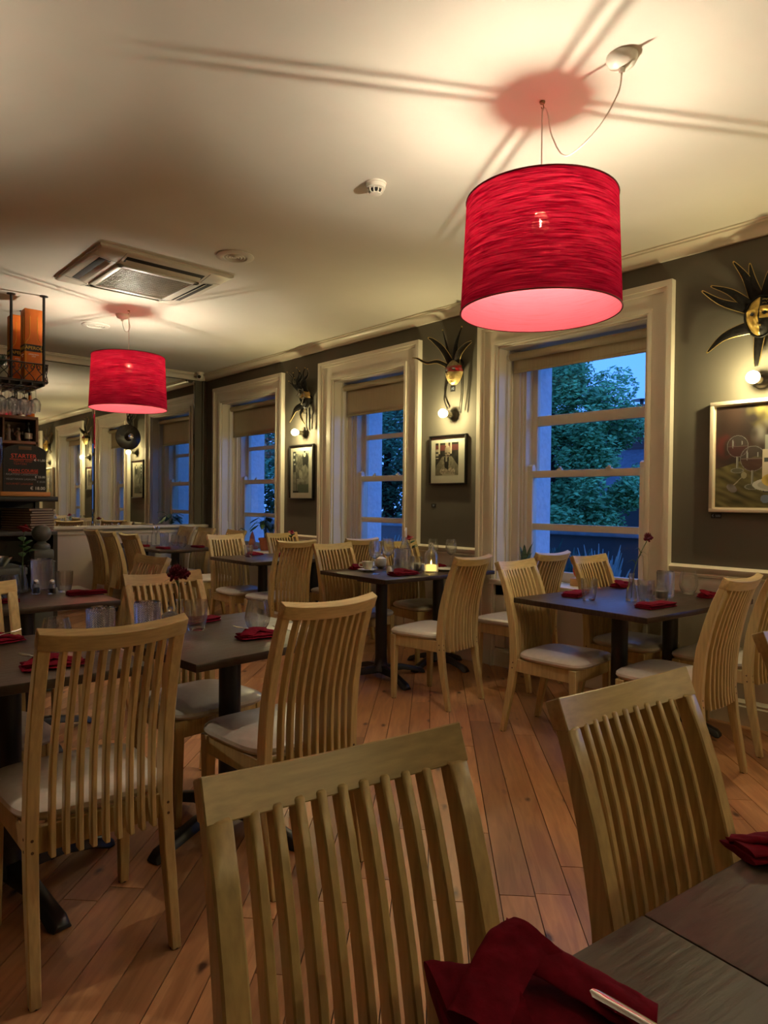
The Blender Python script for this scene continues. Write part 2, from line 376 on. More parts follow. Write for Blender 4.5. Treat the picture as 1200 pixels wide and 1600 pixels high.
def curve(pts, n=8):
    """Catmull-Rom through pts"""
    P = [Vector(p) for p in pts]; out = []
    for i in range(len(P)-1):
        p0, p1, p2, p3 = P[max(i-1, 0)], P[i], P[i+1], P[min(i+2, len(P)-1)]
        for k in range(n):
            t = k/n; out.append(.5*((2*p1)+(p2-p0)*t+(2*p0-5*p1+4*p2-p3)*t*t+(3*p1-p0-3*p2+p3)*t**3))
    out.append(P[-1]); return out

# ================================================================== ROOM
XL, YN = -3.0, -2.3
WINS = [(7.21, .80, .64), (4.99, .74, .53), (2.785, .795, .62), (.14, .79, .62)]     # centre y, half casing, half opening
SILL, HEAD, CAS = .69, 2.52, 2.715
def build_floor():
    base = struct(MB().span((XL, YN, -.06), (D+.02, B+.02, -.0135)).obj('floor', mat('dark_subfloor', (.02, .012, .008), .9)))  # dark base slab below the planks
    ang = math.radians(44.0); cu, su = math.cos(ang), math.sin(ang)
    w, gap = .118, .0016
    def clip(poly, axis, val, keep_less):
        out = []
        for i in range(len(poly)):
            a, b = poly[i], poly[(i+1) % len(poly)]
            ia = (a[axis] <= val) == keep_less; ib = (b[axis] <= val) == keep_less
            if ia: out.append(a)
            if ia != ib:
                t = (val-a[axis])/(b[axis]-a[axis]); out.append((lerp(a[0], b[0], t), lerp(a[1], b[1], t)))
        return out
    pieces = []
    rv = random.Random(3)
    for k in range(-60, 100):
        v0 = k*w; u = -8+rv.random()*1.5
        while u < 12:
            ln = .8+rv.random()*1.1; u1 = u+ln
            q = [(u+gap, v0+gap), (u1-gap, v0+gap), (u1-gap, v0+w-gap), (u+gap, v0+w-gap)]
            wp = [(a*cu-b*su, a*su+b*cu) for a, b in q]
            for ax, vl, kl in ((0, XL+.01, False), (0, D-.004, True), (1, YN+.01, False), (1, B-.004, True)):
                if len(wp) >= 3: wp = clip(wp, ax, vl, kl)
            if len(wp) >= 3: pieces.append((wp, ((u+u1)/2*cu-(v0+w/2)*su, (u+u1)/2*su+(v0+w/2)*cu)))
            u = u1
    def seen(p):
        x, y = p; return y > .15 and x > .20*y-.45 and x < 1.2+4*y and x*x+y*y > .3
    vis = [p for p in pieces if seen(p[1])]; vis.sort(key=lambda p: p[1][0]**2+p[1][1]**2)
    near = vis[:295]; nid = {id(p) for p in near}
    for wp, c in near:
        loc = [((x-c[0])*cu+(y-c[1])*su, -(x-c[0])*su+(y-c[1])*cu) for x, y in wp]
        dz = rv.uniform(-.0006, .0006)
        link('plank', MB().prism(loc, 'z', -.0135, dz).mesh('plank', PLANK, False), base, (c[0], c[1], 0), ang)
    rest = MB()
    for p in pieces:
        if id(p) in nid: continue
        loc = [(x*cu+y*su, -x*su+y*cu) for x, y in p[0]]
        rest.prism(loc, 'z', -.0135, 0)
    o = stuff(rest.obj('planks', PLANK, base, None, False)); o.rotation_euler = (0, 0, ang)
def build_shell():
    struct(MB().span((XL-.1, YN-.1, CEIL), (D+.6, B+.3, CEIL+.1)).obj('ceiling', CEILM))
    # window wall: piers, heads, aprons
    mb = MB(); ys = [YN-.1]
    for yc, oc, hw in sorted(WINS): ys += [yc-hw, yc+hw]
    ys.append(B+.3)
    for i in range(0, len(ys), 2): mb.span((D, ys[i], 0), (D+.54, ys[i+1], CEIL))
    for yc, oc, hw in WINS:
        mb.span((D, yc-hw, HEAD), (D+.54, yc+hw, CEIL)); mb.span((D+.05, yc-hw, 0), (D+.54, yc+hw, SILL-.06))
    w = struct(mb.obj('wall_right', GREY))
    # white dado on the piers
    cuts = [YN]
    for yc, oc, hw in sorted(WINS): cuts += [yc-oc, yc+oc]
    cuts.append(B)
    n = 1
    for i in range(0, len(cuts), 2):
        a, b = cuts[i], cuts[i+1]
        if b-a < .02: continue
        MB().span((D-.012, a, 0), (D+.01, b, .90)).obj('wainscot', PANEL, w)
        r = MB(); r.prism([(D, .845), (D-.018, .848), (D-.022, .862), (D-.014, .868), (D-.03, .882), (D-.036, .905), (D-.02, .914), (D-.012, .92), (D, .921)], 'y', a, b)
        struct(r.obj('trim_%d' % n, WHITE)); n += 1
        s = MB(); s.prism([(D-.012, 0), (D-.036, 0), (D-.036, .11), (D-.026, .118), (D-.03, .13), (D-.018, .142), (D-.012, .15)], 'y', a, b)
        struct(s.obj('baseboard_right' if n == 2 else 'baseboard_right_%d' % (n-1), WHITE))
    for i, (yc, oc, hw) in enumerate(WINS):
        s = MB(); s.prism([(D+.05, 0), (D-.004, 0), (D-.004, .12), (D+.004, .13), (D, .14), (D+.05, .15)], 'y', yc-oc+.17, yc+oc-.17)
        struct(s.obj('baseboard_bay_%d' % (i+1), WHITE))
    # cove cornice
    prof = lambda s, x: [(x, 2.848), (x-s*.022, 2.848), (x-s*.026, 2.862), (x-s*.034, 2.884), (x-s*.052, 2.902), (x-s*.07, 2.908), (x-s*.072, 2.918), (x-s*.088, 2.921), (x-s*.088, CEIL+.01), (x, CEIL+.01)]
    struct(MB().prism(prof(1, D), 'y', YN, B).obj('trim_%d' % n, WHITE)); n += 1
    struct(MB().prism(prof(1, B), 'x', XL, D).obj('trim_%d' % n, WHITE)); n += 1
    # mirror wall, other walls
    wb = struct(MB().span((XL-.1, B, 0), (D+.02, B+.15, CEIL)).obj('wall_back', GREY))
    MB().span((XL, B-.03, 0), (D-.012, B, .94)).obj('wainscot', PANEL, wb)
    t = MB(); t.prism([(B, .93), (B-.11, .93), (B-.118, .94), (B-.118, .955), (B-.11, .965), (B, .965)], 'x', XL, D-.012)
    t.prism([(B-.03, .862), (B-.05, .866), (B-.058, .885), (B-.05, .90), (B-.03, .905)], 'x', XL, D-.012)
    struct(t.obj('trim_%d' % n, WHITE)); n += 1
    s = MB(); s.prism([(B-.03, 0), (B-.055, 0), (B-.055, .12), (B-.045, .135), (B-.03, .15)], 'x', XL, D-.04); struct(s.obj('baseboard_back', WHITE))
    # seam of the boxed corner
    MB().span((4.20, B-.028, .965), (D, B, 2.85)).obj('boxing', GREY, wb)
    struct(MB().span((XL-.15, YN-.1, 0), (XL, B+.1, CEIL)).obj('wall_left', GREY))
    struct(MB().span((XL-.1, YN-.15, 0), (D+.5, YN, CEIL)).obj('wall_front', GREY))
def build_window(n, yc, oc, hw):
    root = bpy.data.objects.new('window_%d' % n, None); C.objects.link(root); root.location = (D, yc, 0); struct(root)
    # architrave: stepped moulding on three sides
    W_ = oc-hw
    hh = CAS-HEAD
    steps = [(0, .035, .050), (.035, .06, .036), (.06, W_-.035, .024), (W_-.035, W_-.012, .034), (W_-.012, W_, .026)]
    for sgn in (-1, 1):
        m = MB()
        for p, q, t in steps: m.prism([(sgn*(oc-p), 0), (sgn*(oc-q), 0), (sgn*(oc-q), CAS-q/W_*hh), (sgn*(oc-p), CAS-p/W_*hh)], 'x', -t, .005)
        m.obj('architrave', WHITE, root)
    m = MB()
    for p, q, t in steps: m.prism([(oc-p, CAS-p/W_*hh), (oc-q, CAS-q/W_*hh), (-oc+q, CAS-q/W_*hh), (-oc+p, CAS-p/W_*hh)], 'x', -t, .005)
    m.obj('head_architrave', WHITE, root)
    # lining of the reveal (panelled shutter boxes)
    for s in (-1, 1):
        l = MB(); l.span((0, s*hw, SILL), (.36, s*(hw-.012), HEAD)); l.span((.10, s*(hw-.012), SILL), (.115, s*(hw-.024), HEAD)); l.span((.15, s*(hw-.012), SILL), (.26, s*(hw-.022), HEAD), .004)
        l.obj('reveal_lining', WHITE, root)
        b = MB(); b.span((.17, s*(hw-.012), SILL), (.215, s*(hw-.085), HEAD-.02), .004); b.span((.205, s*(hw-.03), SILL), (.36, s*(hw-.125), HEAD-.02), .003); b.span((.19, s*(hw-.075), SILL), (.235, s*(hw-.105), HEAD-.02), .004)
        b.obj('sash_box', WHITE, root)
        MB().span((.365, s*(hw+.0), SILL-.05), (.56, s*(hw-.12), HEAD+.01)).obj('outer_reveal', mat('rough_white_render', (.80, .82, .86), .85, var=.08, scale=25, bump=.8), root)
    MB().span((0, -hw, HEAD-.014), (.36, hw, HEAD)).obj('soffit', WHITE, root)
    MB().span((.02, -hw+.012, .15), (.05, hw-.012, SILL-.04)).obj('apron_panel', PANEL, root)
    a = MB(); a.span((.0, -hw, .15), (.05, -hw+.09, SILL-.04), .004); a.span((.0, hw-.09, .15), (.05, hw, SILL-.04), .004); a.span((.0, -hw, SILL-.13), (.05, hw, SILL-.04), .004)
    a.obj('apron_frame', WHITE, root)
    MB().span((-.06, -hw-.02, SILL-.04), (.30, hw+.02, SILL), .008).obj('window_sill', WHITE, root)
    MB().span((.36, -hw+.1, SILL-.09), (.66, hw-.1, SILL-.01), .01).obj('outer_sill', mat('stone_sill', (.35, .36, .38), .8), root)
    iw = hw-.125
    def sash(x, z0, z1, top, bot, bar, name, bh=.026):
        f = MB(); t = .045
        f.span((x, -iw-.02, z0), (x+t, -iw+.045, z1), .004); f.span((x, iw-.045, z0), (x+t, iw+.02, z1), .004)
        f.span((x, -iw+.0445, z1-top), (x+t, iw-.0445, z1-.0004), .004); f.span((x, -iw+.0445, z0), (x+t, iw-.0445, z0+bot), .004)
        s = f.obj(name, WHITE, root)
        MB().span((x+.008, -iw+.04, bar-bh), (x+t-.004, iw-.04, bar+bh), .004).obj('glazing_bar', WHITE, s)
        for za, zb in ((z0+bot, bar), (bar, z1-top)):
            MB().span((x+.020, -iw+.04, za-.004), (x+.024, iw-.04, zb+.004)).obj('pane', PANE, s)
        return s
    lo = sash(.235, SILL, 1.548, .056, .075, 1.105, 'lower_sash')
    for s in (-1, 1): MB().prism([(.236, 1.5484), (.279, 1.5484), (.279, 1.575), (.262, 1.60), (.236, 1.585)], 'y', s*(iw-.044), s*(iw+.019)).obj('sash_horn', WHITE, lo)
    for yy in (-.42*iw, .42*iw):
        MB().span((.24, yy-.02, 1.545), (.27, yy+.02, 1.56), .003).lathe([(0, 0), (.011, .0), (.012, .012), (0, .018)], 8, (.255, yy, 1.56)).obj('sash_catch', WHITE, lo)
    sash(.292, 1.50, HEAD-.02, .06, .045, 1.945, 'upper_sash', .040 if n == 3 else .024)
def build_blind(n, yc, hw, zb, label):
    r = thing('roller_blind', label, 'blind', (D+.12, yc, HEAD-.07), 0, 'roller blinds in the windows')
    w = hw-.014
    MB().cyl((0, -w+.02, 0), (0, w-.02, 0), .030, seg=16).obj('roller', BLIND, r)
    for s in (-1, 1): MB().cyl((0, s*(w-.02), 0), (0, s*w, 0), .034, seg=16).span((-.01, s*(w-.012), 0), (.01, s*w, .04)).obj('bracket', PLASTIC, r)
    dz = zb-(HEAD-.07)
    f = MB().grid(lambda u, v: (.026+.004*math.sin(u*9+1)*v, lerp(-w+.03, w-.03, u), lerp(0, dz, v)), 24, 6).obj('fabric', BLIND, r)
    sm = f.modifiers.new('thick', 'SOLIDIFY'); sm.thickness = .0015
    MB().span((.018, -w+.03, dz-.012), (.034, w-.03, dz+.008), .004).obj('hem_bar', BLIND, r)
    pts = [(-.02, w-.01, 0), (-.024, w-.012, -.6), (-.024, w-.012, -1.35)]
    MB().tube([(-.02, w-.004, 0), (-.026, w-.006, -1.42), (-.03, w-.008, -1.43), (-.034, w-.006, -1.42), (-.034, w-.004, 0)], .0028, 5).obj('pull_chain', PLASTIC, r)
build_floor(); build_shell()
for i, (yc, oc, hw) in enumerate(WINS): build_window(i+1, yc, oc, hw)
build_blind(1, 7.21, .64, 2.10, 'sand roller blind half lowered in the far window beside the mirror corner')
build_blind(2, 4.99, .53, 2.17, 'sand roller blind lowered a quarter in the middle window behind the set tables')
build_blind(3, 2.785, .62, 2.335, 'sand roller blind rolled nearly up in the near window with the tree view')
build_blind(4, .14, .62, 2.30, 'sand roller blind in the window beyond the still life painting')

def build_mirrors():
    for x0, x1, lab in ((.9, 2.812, 'frameless wall mirror behind the bar, left of the glass seam'), (2.818, 4.10, 'frameless wall mirror beside the window corner, right of the glass seam')):
        r = thing('wall_mirror', lab, 'mirror', ((x0+x1)/2, B, .965)); w = (x1-x0)/2
        MB().span((-w, -.006, 0), (w, -.0005, 1.873)).obj('mirror_glass', MIRROR, r)
        e = MB()
        for s in (-1, 1): e.prism([(s*w, -.0005), (s*w, -.006), (s*(w-.012), -.0095), (s*(w-.016), -.006)], 'z', 0, 1.873)
        e.obj('bevelled_edge', MIRROR, r)
    r = thing('record_lamp', 'black vinyl record with a chrome spot lamp at its centre on the mirror', 'lamp', (3.226, B-.008, 2.045))
    Mx = Matrix.Rotation(PI/2, 4, 'X')
    MB().lathe([(0, 0), (.152, 0), (.154, .003), (.15, .005), (.055, .005), (.05, .006), (0, .006)], 40, (0, 0, 0), Mx).obj('record', mat('vinyl_black', (.02, .014, .010), .25, var=.3, scale=3), r)
    MB().lathe([(0, .006), (.05, .006), (.048, .012), (.03, .05), (.036, .085), (.03, .09), (0, .075)], 24, (0, 0, 0), Mx).obj('spot_lamp', CHROME, r)
    # small security camera in the corner
    r = thing('security_camera', 'small white dome camera under the ceiling in the mirror corner', 'camera', (4.10, 8.14, CEIL))
    MB().lathe([(0, 0), (.052, 0), (.052, -.012), (.046, -.018), (0, -.018)], 20).obj('mount', PLASTIC, r)
    MB().sphere((0, 0, -.055), .045, 18).cyl((0, 0, -.01), (0, 0, -.05), .04).obj('body', PLASTIC, r)
    MB().sphere((-.026, -.030, -.060), .022, 14).obj('lens', mat('black_lens', (.01, .01, .01), .1), r)
build_mirrors()

# ================================================================== OUTSIDE
def build_outside():
    struct(MB().span((D+.54, -12, -.5), (40, 50, -.4)).obj('ground', mat('lawn_dark', (.03, .05, .03), .9, var=.3, scale=3)))
    # brick garden wall with stone coping
    r = thing('garden_wall', 'low red brick garden wall with pale coping seen through the near window', 'wall', (7.6, 4.4, -.4))
    bm = bpy.data.materials.new('garden_brick'); bm.use_nodes = True; nt = bm.node_tree
    bt = nt.nodes.new('ShaderNodeTexBrick'); bt.inputs['Scale'].default_value = 4.5; bt.inputs['Color1'].default_value = (.10, .025, .018, 1); bt.inputs['Color2'].default_value = (.065, .018, .014, 1); bt.inputs['Mortar'].default_value = (.07, .055, .05, 1)
    tc = nt.nodes.new('ShaderNodeTexCoord'); mp = nt.nodes.new('ShaderNodeMapping'); mp.inputs['Rotation'].default_value = (PI/2, 0, PI/2)
    nt.links.new(tc.outputs['Object'], mp.inputs[0]); nt.links.new(mp.outputs[0], bt.inputs[0]); nt.links.new(bt.outputs[0], nt.nodes['Principled BSDF'].inputs[0])
    MATS['brick'] = bm
    MB().span((0, -4.5, 0), (.22, 9, 1.28)).obj('brickwork', bm, r)
    MB().span((-.05, -4.5, 1.28), (.27, 9, 1.36), .015).obj('coping', mat('coping_stone', (.24, .24, .25), .9, var=.2), r)
    # house with chimney
    r = thing('brick_house', 'red brick house with slate roof and chimney behind the tree', 'house', (18, 8.7, -1.5))
    MB().span((0, -5, 0), (7, 3.6, 3.0)).obj('house_wall', bm, r)
    ro = MB(); ro.prism([(-.3, 2.95), (3.5, 5.0), (7.3, 2.95)], 'y', -5.3, 3.9); ro.obj('roof', mat('slate_roof', (.10, .085, .10), .8, var=.25, scale=6), r)
    ch = MB().span((2.6, 1.7, 3.6), (3.5, 2.7, 5.5)).span((2.5, 1.6, 5.2), (3.6, 2.8, 5.32)).obj('chimney', bm, r)
    MB().lathe([(0, 0), (.2, 0), (.22, .1), (.17, .42), (.2, .5), (0, .5)], 14, (3.05, 2.2, 5.5)).obj('chimney_pot', TERRA, ch)
    MB().cyl((3.05, 2.2, 6.0), (3.05, 2.2, 6.16), .06).lathe([(0, .06), (.34, 0), (.34, -.02), (0, -.02)], 14, (3.05, 2.2, 6.16)).obj('chimney_cowl', BLACK, ch)
    for yy in (-3.4, -1.4):
        wf = MB().span((-.04, yy-.5, 1.0), (.02, yy+.5, 2.3)).obj('house_window', WHITE, r)
        MB().span((-.05, yy-.42, 1.08), (-.035, yy+.42, 2.22)).obj('pane', mat('dark_house_pane', (.02, .03, .05), .1), wf)
    # trees
    def tree(name, label, x, y, h, rx, rz_, nl, m, sd, leafs=.11):
        rr = random.Random(sd)
        t = thing(name, label, 'tree', (x, y, -.42), 0)
        tr = MB().tube(curve([(0, 0, 0), (.05, .03, h*.25), (-.03, .02, h*.5), (0, 0, h*.8)], 4), [.16, .15, .15, .14, .13, .12, .11, .1, .09, .08, .06, .05, .03], 8)
        for k in range(10):
            a = rr.uniform(0, 2*PI); z0 = h*rr.uniform(.3, .7); L = rx*rr.uniform(.35, .6)
            tr.tube([(0, 0, z0), (L*.5*math.cos(a), L*.5*math.sin(a), z0+L*.3), (L*math.cos(a), L*math.sin(a), z0+L*.5)], [.05, .035, .012], 5)
        tr.obj('trunk', mat('bark', (.05, .035, .025), .9), t)
        clumps = []
        for k in range(130):
            while True:
                p = Vector((rr.uniform(-1, 1), rr.uniform(-1, 1), rr.uniform(-1, 1)))
                if .2 < p.length < 1: break
            clumps.append((Vector((p.x*rx, p.y*rx, h*.62+p.z*rz_-.35)), rr.uniform(.28, .52)*rx*.5))
        V, F = [], []
        for k in range(nl):
            c, cr = rr.choice(clumps)
            d = Vector((rr.gauss(0, 1), rr.gauss(0, 1), rr.gauss(0, 1))).normalized()*cr*rr.random()**.4
            p = c+d; ax = Vector((rr.uniform(-1, 1), rr.uniform(-1, 1), rr.uniform(-.5, .6))).normalized()
            bx = ax.orthogonal().normalized(); s = leafs*rr.uniform(.6, 1.3); i = len(V)
            V += [p-ax*s, p+bx*s*.45+ax*s*.1, p+ax*s, p-bx*s*.45+ax*s*.1]; F.append((i, i+1, i+2, i+3))
        me = bpy.data.meshes.new('foliage'); me.from_pydata([tuple(v) for v in V], [], F); me.materials.append(m)
        stuff(link('foliage', me, t))
    G1 = mat('maple_leaf', (.20, .42, .15), .6, var=.5, scale=6); G2 = mat('dark_laurel_leaf', (.12, .27, .13), .6, var=.5, scale=6)
    tree('broadleaf_tree', 'round leafy green tree filling the near window', 12.3, 8.35, 4.8, 1.95, 2.4, 80000, G1, 1, .058)
    tree('broadleaf_tree', 'tall leafy tree outside the middle window', 10.2, 11.2, 4.6, 2.0, 2.4, 46000, G2, 2, .06)
    tree('broadleaf_tree', 'darker shrubby tree between the near and middle windows', 11.5, 9.9, 3.6, 1.5, 1.8, 26000, G2, 3, .06)
    tree('broadleaf_tree', 'dark bushy tree outside the far window', 9.4, 14.2, 4.4, 1.9, 2.3, 34000, G2, 4, .065)
    # bedding plants under the windows
    def bed(name, label, x, y, n, h, sp, m, sd, wid=.02):
        rr = random.Random(sd); t = thing(name, label, 'plant', (x, y, -.42))
        b = MB()
        for k in range(n):
            a = rr.uniform(0, 2*PI); L = h*rr.uniform(.6, 1.05); q = sp*rr.uniform(.2, 1)
            p = [(0, 0, .0), (q*.3*math.cos(a), q*.3*math.sin(a), L*.55), (q*math.cos(a), q*math.sin(a), L)]
            b.tube(curve(p, 3), [wid*.6, wid*.9, wid, wid, wid*.8, wid*.5, wid*.15], 4, (1, .25), False)
        stuff(b.obj('foliage', m, t))
    SIL = mat('silver_green_leaf', (.28, .40, .38), .6, var=.3)
    bed('lavender', 'silvery lavender clump outside the middle window', 5.3, 5.95, 140, 1.25, .34, SIL, 11)
    bed('lavender', 'spiky silver plant at the right of the near window', 5.5, 3.22, 130, 1.28, .30, SIL, 12)
    bed('garden_shrub', 'broad leaved shrub at the left of the near window', 5.6, 4.05, 80, 1.30, .38, LEAF2, 13, .03)
    bed('garden_shrub', 'low shrub against the garden wall in the near window', 6.6, 4.3, 150, 1.15, .5, LEAF2, 14, .03)
build_outside()

# ================================================================== CEILING FITTINGS
def build_pendant(x, y, label, rose, low, rot=0.0, arms=4):
    zt, zb, rt, rb = 2.53, 2.075, .302, .322
    r = thing('pendant_lamp', label, 'lamp', (x, y, zb), 0, 'red drum pendant lamps')
    h = zt-zb
    sh = MB().lathe([(rb, 0), (rt, h)], 64).obj('lamp_shade', SHADE, r)
    MB().lathe([(rb-.004, .001), (rt-.004, h-.001)], 64).obj('shade_liner', LINER, sh)
    rim = mat('shade_rim_tape', (.16, .006, .016), .7)
    MB().tube([(rb*math.cos(a), rb*math.sin(a), .002) for a in [2*PI*i/64 for i in range(65)]], .0035, 6).obj('shade_rim', rim, sh)
    MB().tube([(rt*math.cos(a), rt*math.sin(a), h-.002) for a in [2*PI*i/64 for i in range(65)]], .0035, 6).obj('shade_rim', rim, sh)
    sp = MB()
    zs = h-.006
    for k in range(arms):
        a = rot+k*2*PI/arms; d = Vector((math.cos(a), math.sin(a), 0)); n = Vector((-d.y, d.x, 0))
        for s in (-1, 1): sp.tube([d*.016+n*.0065*s+Vector((0, 0, zs-.012)), d*(rt-.004)+n*.0065*s+Vector((0, 0, zs))], .0022, 5)
    sp.lathe([(.022, zs-.02), (.030, zs-.02), (.030, zs-.006), (.022, zs-.006)], 16)
    sp.obj('spider_fitter', BLACK, r)
    bz = 2.435-zb
    MB().lathe([(0, bz+.045), (.023, bz+.043), (.025, bz+.06), (.024, zs-.01), (.016, zs+.012), (.006, zs+.03), (0, zs+.03)], 16).obj('lamp_holder', PLASTIC, r)
    MB().lathe([(0, bz-.036), (.02, bz-.033), (.034, bz-.015), (.036, bz), (.03, bz+.022), (.017, bz+.042), (0, bz+.045)], 20).obj('bulb', PENVELOPE, r)
    MB().cyl((0, 0, bz-.014), (0, 0, bz+.022), .004, seg=10).obj('filament', PBULB, r)
    MB().cyl((0, 0, zs+.02), (0, 0, CEIL-zb-.03), .0028, seg=8).obj('hanging_flex', PLASTIC, r)
    # ceiling hook
    hk = MB().lathe([(0, 0), (.012, 0), (.010, -.008), (0, -.008)], 10, (0, 0, CEIL-zb))
    hk.tube([(0, 0, CEIL-zb-.006), (.008, 0, CEIL-zb-.012), (.010, 0, CEIL-zb-.022), (.003, 0, CEIL-zb-.032), (-.007, 0, CEIL-zb-.026)], .0022, 6)
    hk.obj('ceiling_hook', BRASS, r)
    if rose:
        rx, ry = rose[0]-x, rose[1]-y; cz = CEIL-zb
        MB().lathe([(0, .0), (.056, 0), (.056, -.012), (.047, -.030), (.03, -.040), (.012, -.044), (.010, -.06), (0, -.06)], 20, (rx, ry, cz)).obj('ceiling_rose', PLASTIC, r)
        P = [(rx, ry, cz-.055)]+[(px-x, py-y, pz-zb) for px, py, pz in low]+[(.004, -.012, cz-.03), (0, 0, cz-.04)]
        MB().tube(curve(P, 8), .0030, 7).obj('swagged_flex', PLASTIC, r)
BRASS = mat('dull_brass', (.30, .22, .10), .4, .8)
ROT1 = math.radians(149)
build_pendant(2.333, 1.655, 'large red drum pendant lamp hanging in front of the near window', (2.31, 1.293), [(2.312, 1.31, 2.80), (2.316, 1.40, 2.705), (2.322, 1.53, 2.662), (2.328, 1.60, 2.76), (2.332, 1.625, 2.86)], rot=ROT1)
build_pendant(2.30, 5.90, 'smaller looking red drum pendant lamp farther back before the mirror', (2.308, 6.07), [(2.31, 6.06, 2.83), (2.315, 6.03, 2.78), (2.33, 5.99, 2.77), (2.33, 5.95, 2.80), (2.31, 5.93, 2.86)], rot=math.radians(20))
build_pendant(-.35, 2.9, 'red drum pendant lamp over the unseen left side of the room', None, [], rot=math.radians(90), arms=2)
build_pendant(2.3, -1.7, 'red drum pendant lamp over the tables behind the viewer', None, [], rot=math.radians(45), arms=2)

def build_ceiling_things():
    # air conditioning cassette
    r = thing('air_conditioner', 'square ceiling air conditioning cassette with a mesh grille', 'air conditioner', (2.03, 4.93, CEIL), 0)
    h = .475
    p = MB().grid(lambda u, v: (lerp(-h, h, u), lerp(-h, h, v), 0), 1, 1)
    pts = lambda s, z: [(-s, -s, z), (s, -s, z), (s, s, z), (-s, s, z)]
    p = MB().sweep([pts(h, .0), pts(h, -.012), pts(h-.015, -.024), pts(h-.17, -.046), pts(h-.20, -.046), pts(h-.205, -.038)], 0)
    p.obj('fascia', PLASTIC, r)
    for k in range(4):
        M = Matrix.Rotation(k*PI/2, 4, 'Z')
        T = M @ Matrix.Translation((0, -h+.098, -.0352)) @ Matrix.Rotation(-.141, 4, 'X')
        MB().box((0, 0, 0), (.56, .078, .004), bevel=.0015, M=T).obj('air_slot', DARKSLOT, r)
        MB().box((0, 0, 0), (.54, .040, .003), bevel=.001, M=M @ Matrix.Translation((0, -h+.118, -.044)) @ Matrix.Rotation(-.50, 4, 'X')).obj('louvre', PLASTIC, r)
        MB().box((0, 0, 0), (.004, .155, .002), M=M @ Matrix.Translation((.300, -h+.095, -.0355)) @ Matrix.Rotation(-.141, 4, 'X')).box((0, 0, 0), (.004, .155, .002), M=M @ Matrix.Translation((-.300, -h+.095, -.0355)) @ Matrix.Rotation(-.141, 4, 'X')).obj('panel_joint', mat('shadow_joint', (.25, .23, .19), .6), r)
    g = MB(); s = .275
    for k in range(4): g.box((0, -s, -.052), (2*s+.04, .04, .014), bevel=.004, M=Matrix.Rotation(k*PI/2, 4, 'Z'))
    fr = g.obj('grille_frame', PLASTIC, r)
    MB().span((-s, -s, -.044), (s, s, -.048)).obj('filter', mat('dusty_filter', (.30, .255, .15), .8, var=.3, scale=4), fr)
    gm = MB()
    for i in range(36):
        q = -s+.03+i*(2*s-.06)/35
        gm.box((q, 0, -.051), (.003, 2*s-.05, .004))
    for i in range(12): gm.box((0, -s+.03+i*(2*s-.06)/11, -.0515), (2*s-.05, .003, .004))
    stuff(gm.obj('grille_bars', mat('grille_plastic', (.42, .37, .25), .5), fr))
    MB().box((.30, -h+.035, -.0225), (.03, .014, .003)).obj('badge', mat('grey_badge', (.2, .2, .2), .3, .6), r)
    # smoke detector
    r = thing('smoke_detector', 'round white smoke detector on the ceiling left of the big lamp', 'smoke detector', (2.307, 2.655, CEIL))
    MB().lathe([(0, 0), (.055, 0), (.055, -.006), (.05, -.010), (.049, -.028), (.040, -.032), (0, -.032)], 28).obj('base', PLASTIC, r)
    MB().lathe([(.030, -.03), (.030, -.052), (0, -.052)], 20).obj('chamber', DARKSLOT, r)
    for k in range(10):
        a = 2*PI*k/10
        MB().tube([(.039*math.cos(a), .039*math.sin(a), -.030), (.036*math.cos(a), .036*math.sin(a), -.045), (.027*math.cos(a), .027*math.sin(a), -.055)], .0035, 5).obj('fin', PLASTIC, r)
    MB().lathe([(0, -.052), (.030, -.052), (.029, -.056), (.018, -.060), (0, -.061)], 20).obj('cap', PLASTIC, r)
    for x, y, rad, lab in ((2.31, 4.09, .125, 'round flush ceiling speaker beside the air conditioner'), (2.268, 6.62, .125, 'round flush ceiling speaker beyond the second lamp')):
        r = thing('ceiling_speaker', lab, 'speaker', (x, y, CEIL))
        MB().lathe([(0, 0), (rad, 0), (rad, -.006), (rad-.02, -.014), (rad-.045, -.012), (rad-.05, -.005), (0, -.005)], 36).obj('bezel', CEILM, r)
        c = MB()
        for q in (.02, .04, .06): c.lathe([(q-.006, -.006), (q, -.010), (q+.006, -.006)], 28)
        c.lathe([(0, -.012), (.014, -.010), (.016, -.005)], 14)
        c.obj('grille', PLASTIC, r)
build_ceiling_things()

# ================================================================== WALL LAMPS, MASKS, PICTURES
def sconce(y, z, label, x=D, rz=0):
    r = thing('wall_sconce', label, 'lamp', (x, y, z), rz, 'bare bulb wall sconces')
    My = Matrix.Rotation(-PI/2, 4, 'Y')
    MB().lathe([(0, 0), (.046, 0), (.047, .008), (.04, .022), (.022, .036), (.020, .05), (0, .05)], 20, (0, 0, 0), My).obj('back_plate', mat('dark_bronze', (.05, .042, .032), .35, .7), r)
    MB().cyl((-.045, 0, 0), (-.106, 0, .004), .020, .024, 14).obj('lamp_holder', mat('ivory_holder', (.45, .40, .28), .5), r)
    MB().lathe([(0, .090), (.014, .090), (.017, .103), (.030, .120), (.037, .138), (.036, .156), (.026, .172), (0, .178)], 20, (0, 0, .004), My).obj('bulb', ENVELOPE, r)
    MB().cyl((-.128, 0, .004), (-.156, 0, .004), .004, seg=8).obj('filament', BULB, r)
    ld = bpy.data.lights.new('sconce_light', 'POINT'); ld.energy = SCONCE; ld.color = (1.0, .83, .42); ld.shadow_soft_size = .014
    lo = bpy.data.objects.new('sconce_light', ld); C.objects.link(lo); lo.parent = r; lo.location = (-.142, 0, .004)
sconce(3.862, 2.022, 'bare globe bulb sconce above the photograph of the seated man')
sconce(6.006, 2.012, 'bare globe bulb sconce above the tall narrow framed photograph')
sconce(1.471, 2.013, 'bare globe bulb sconce above the still life painting')
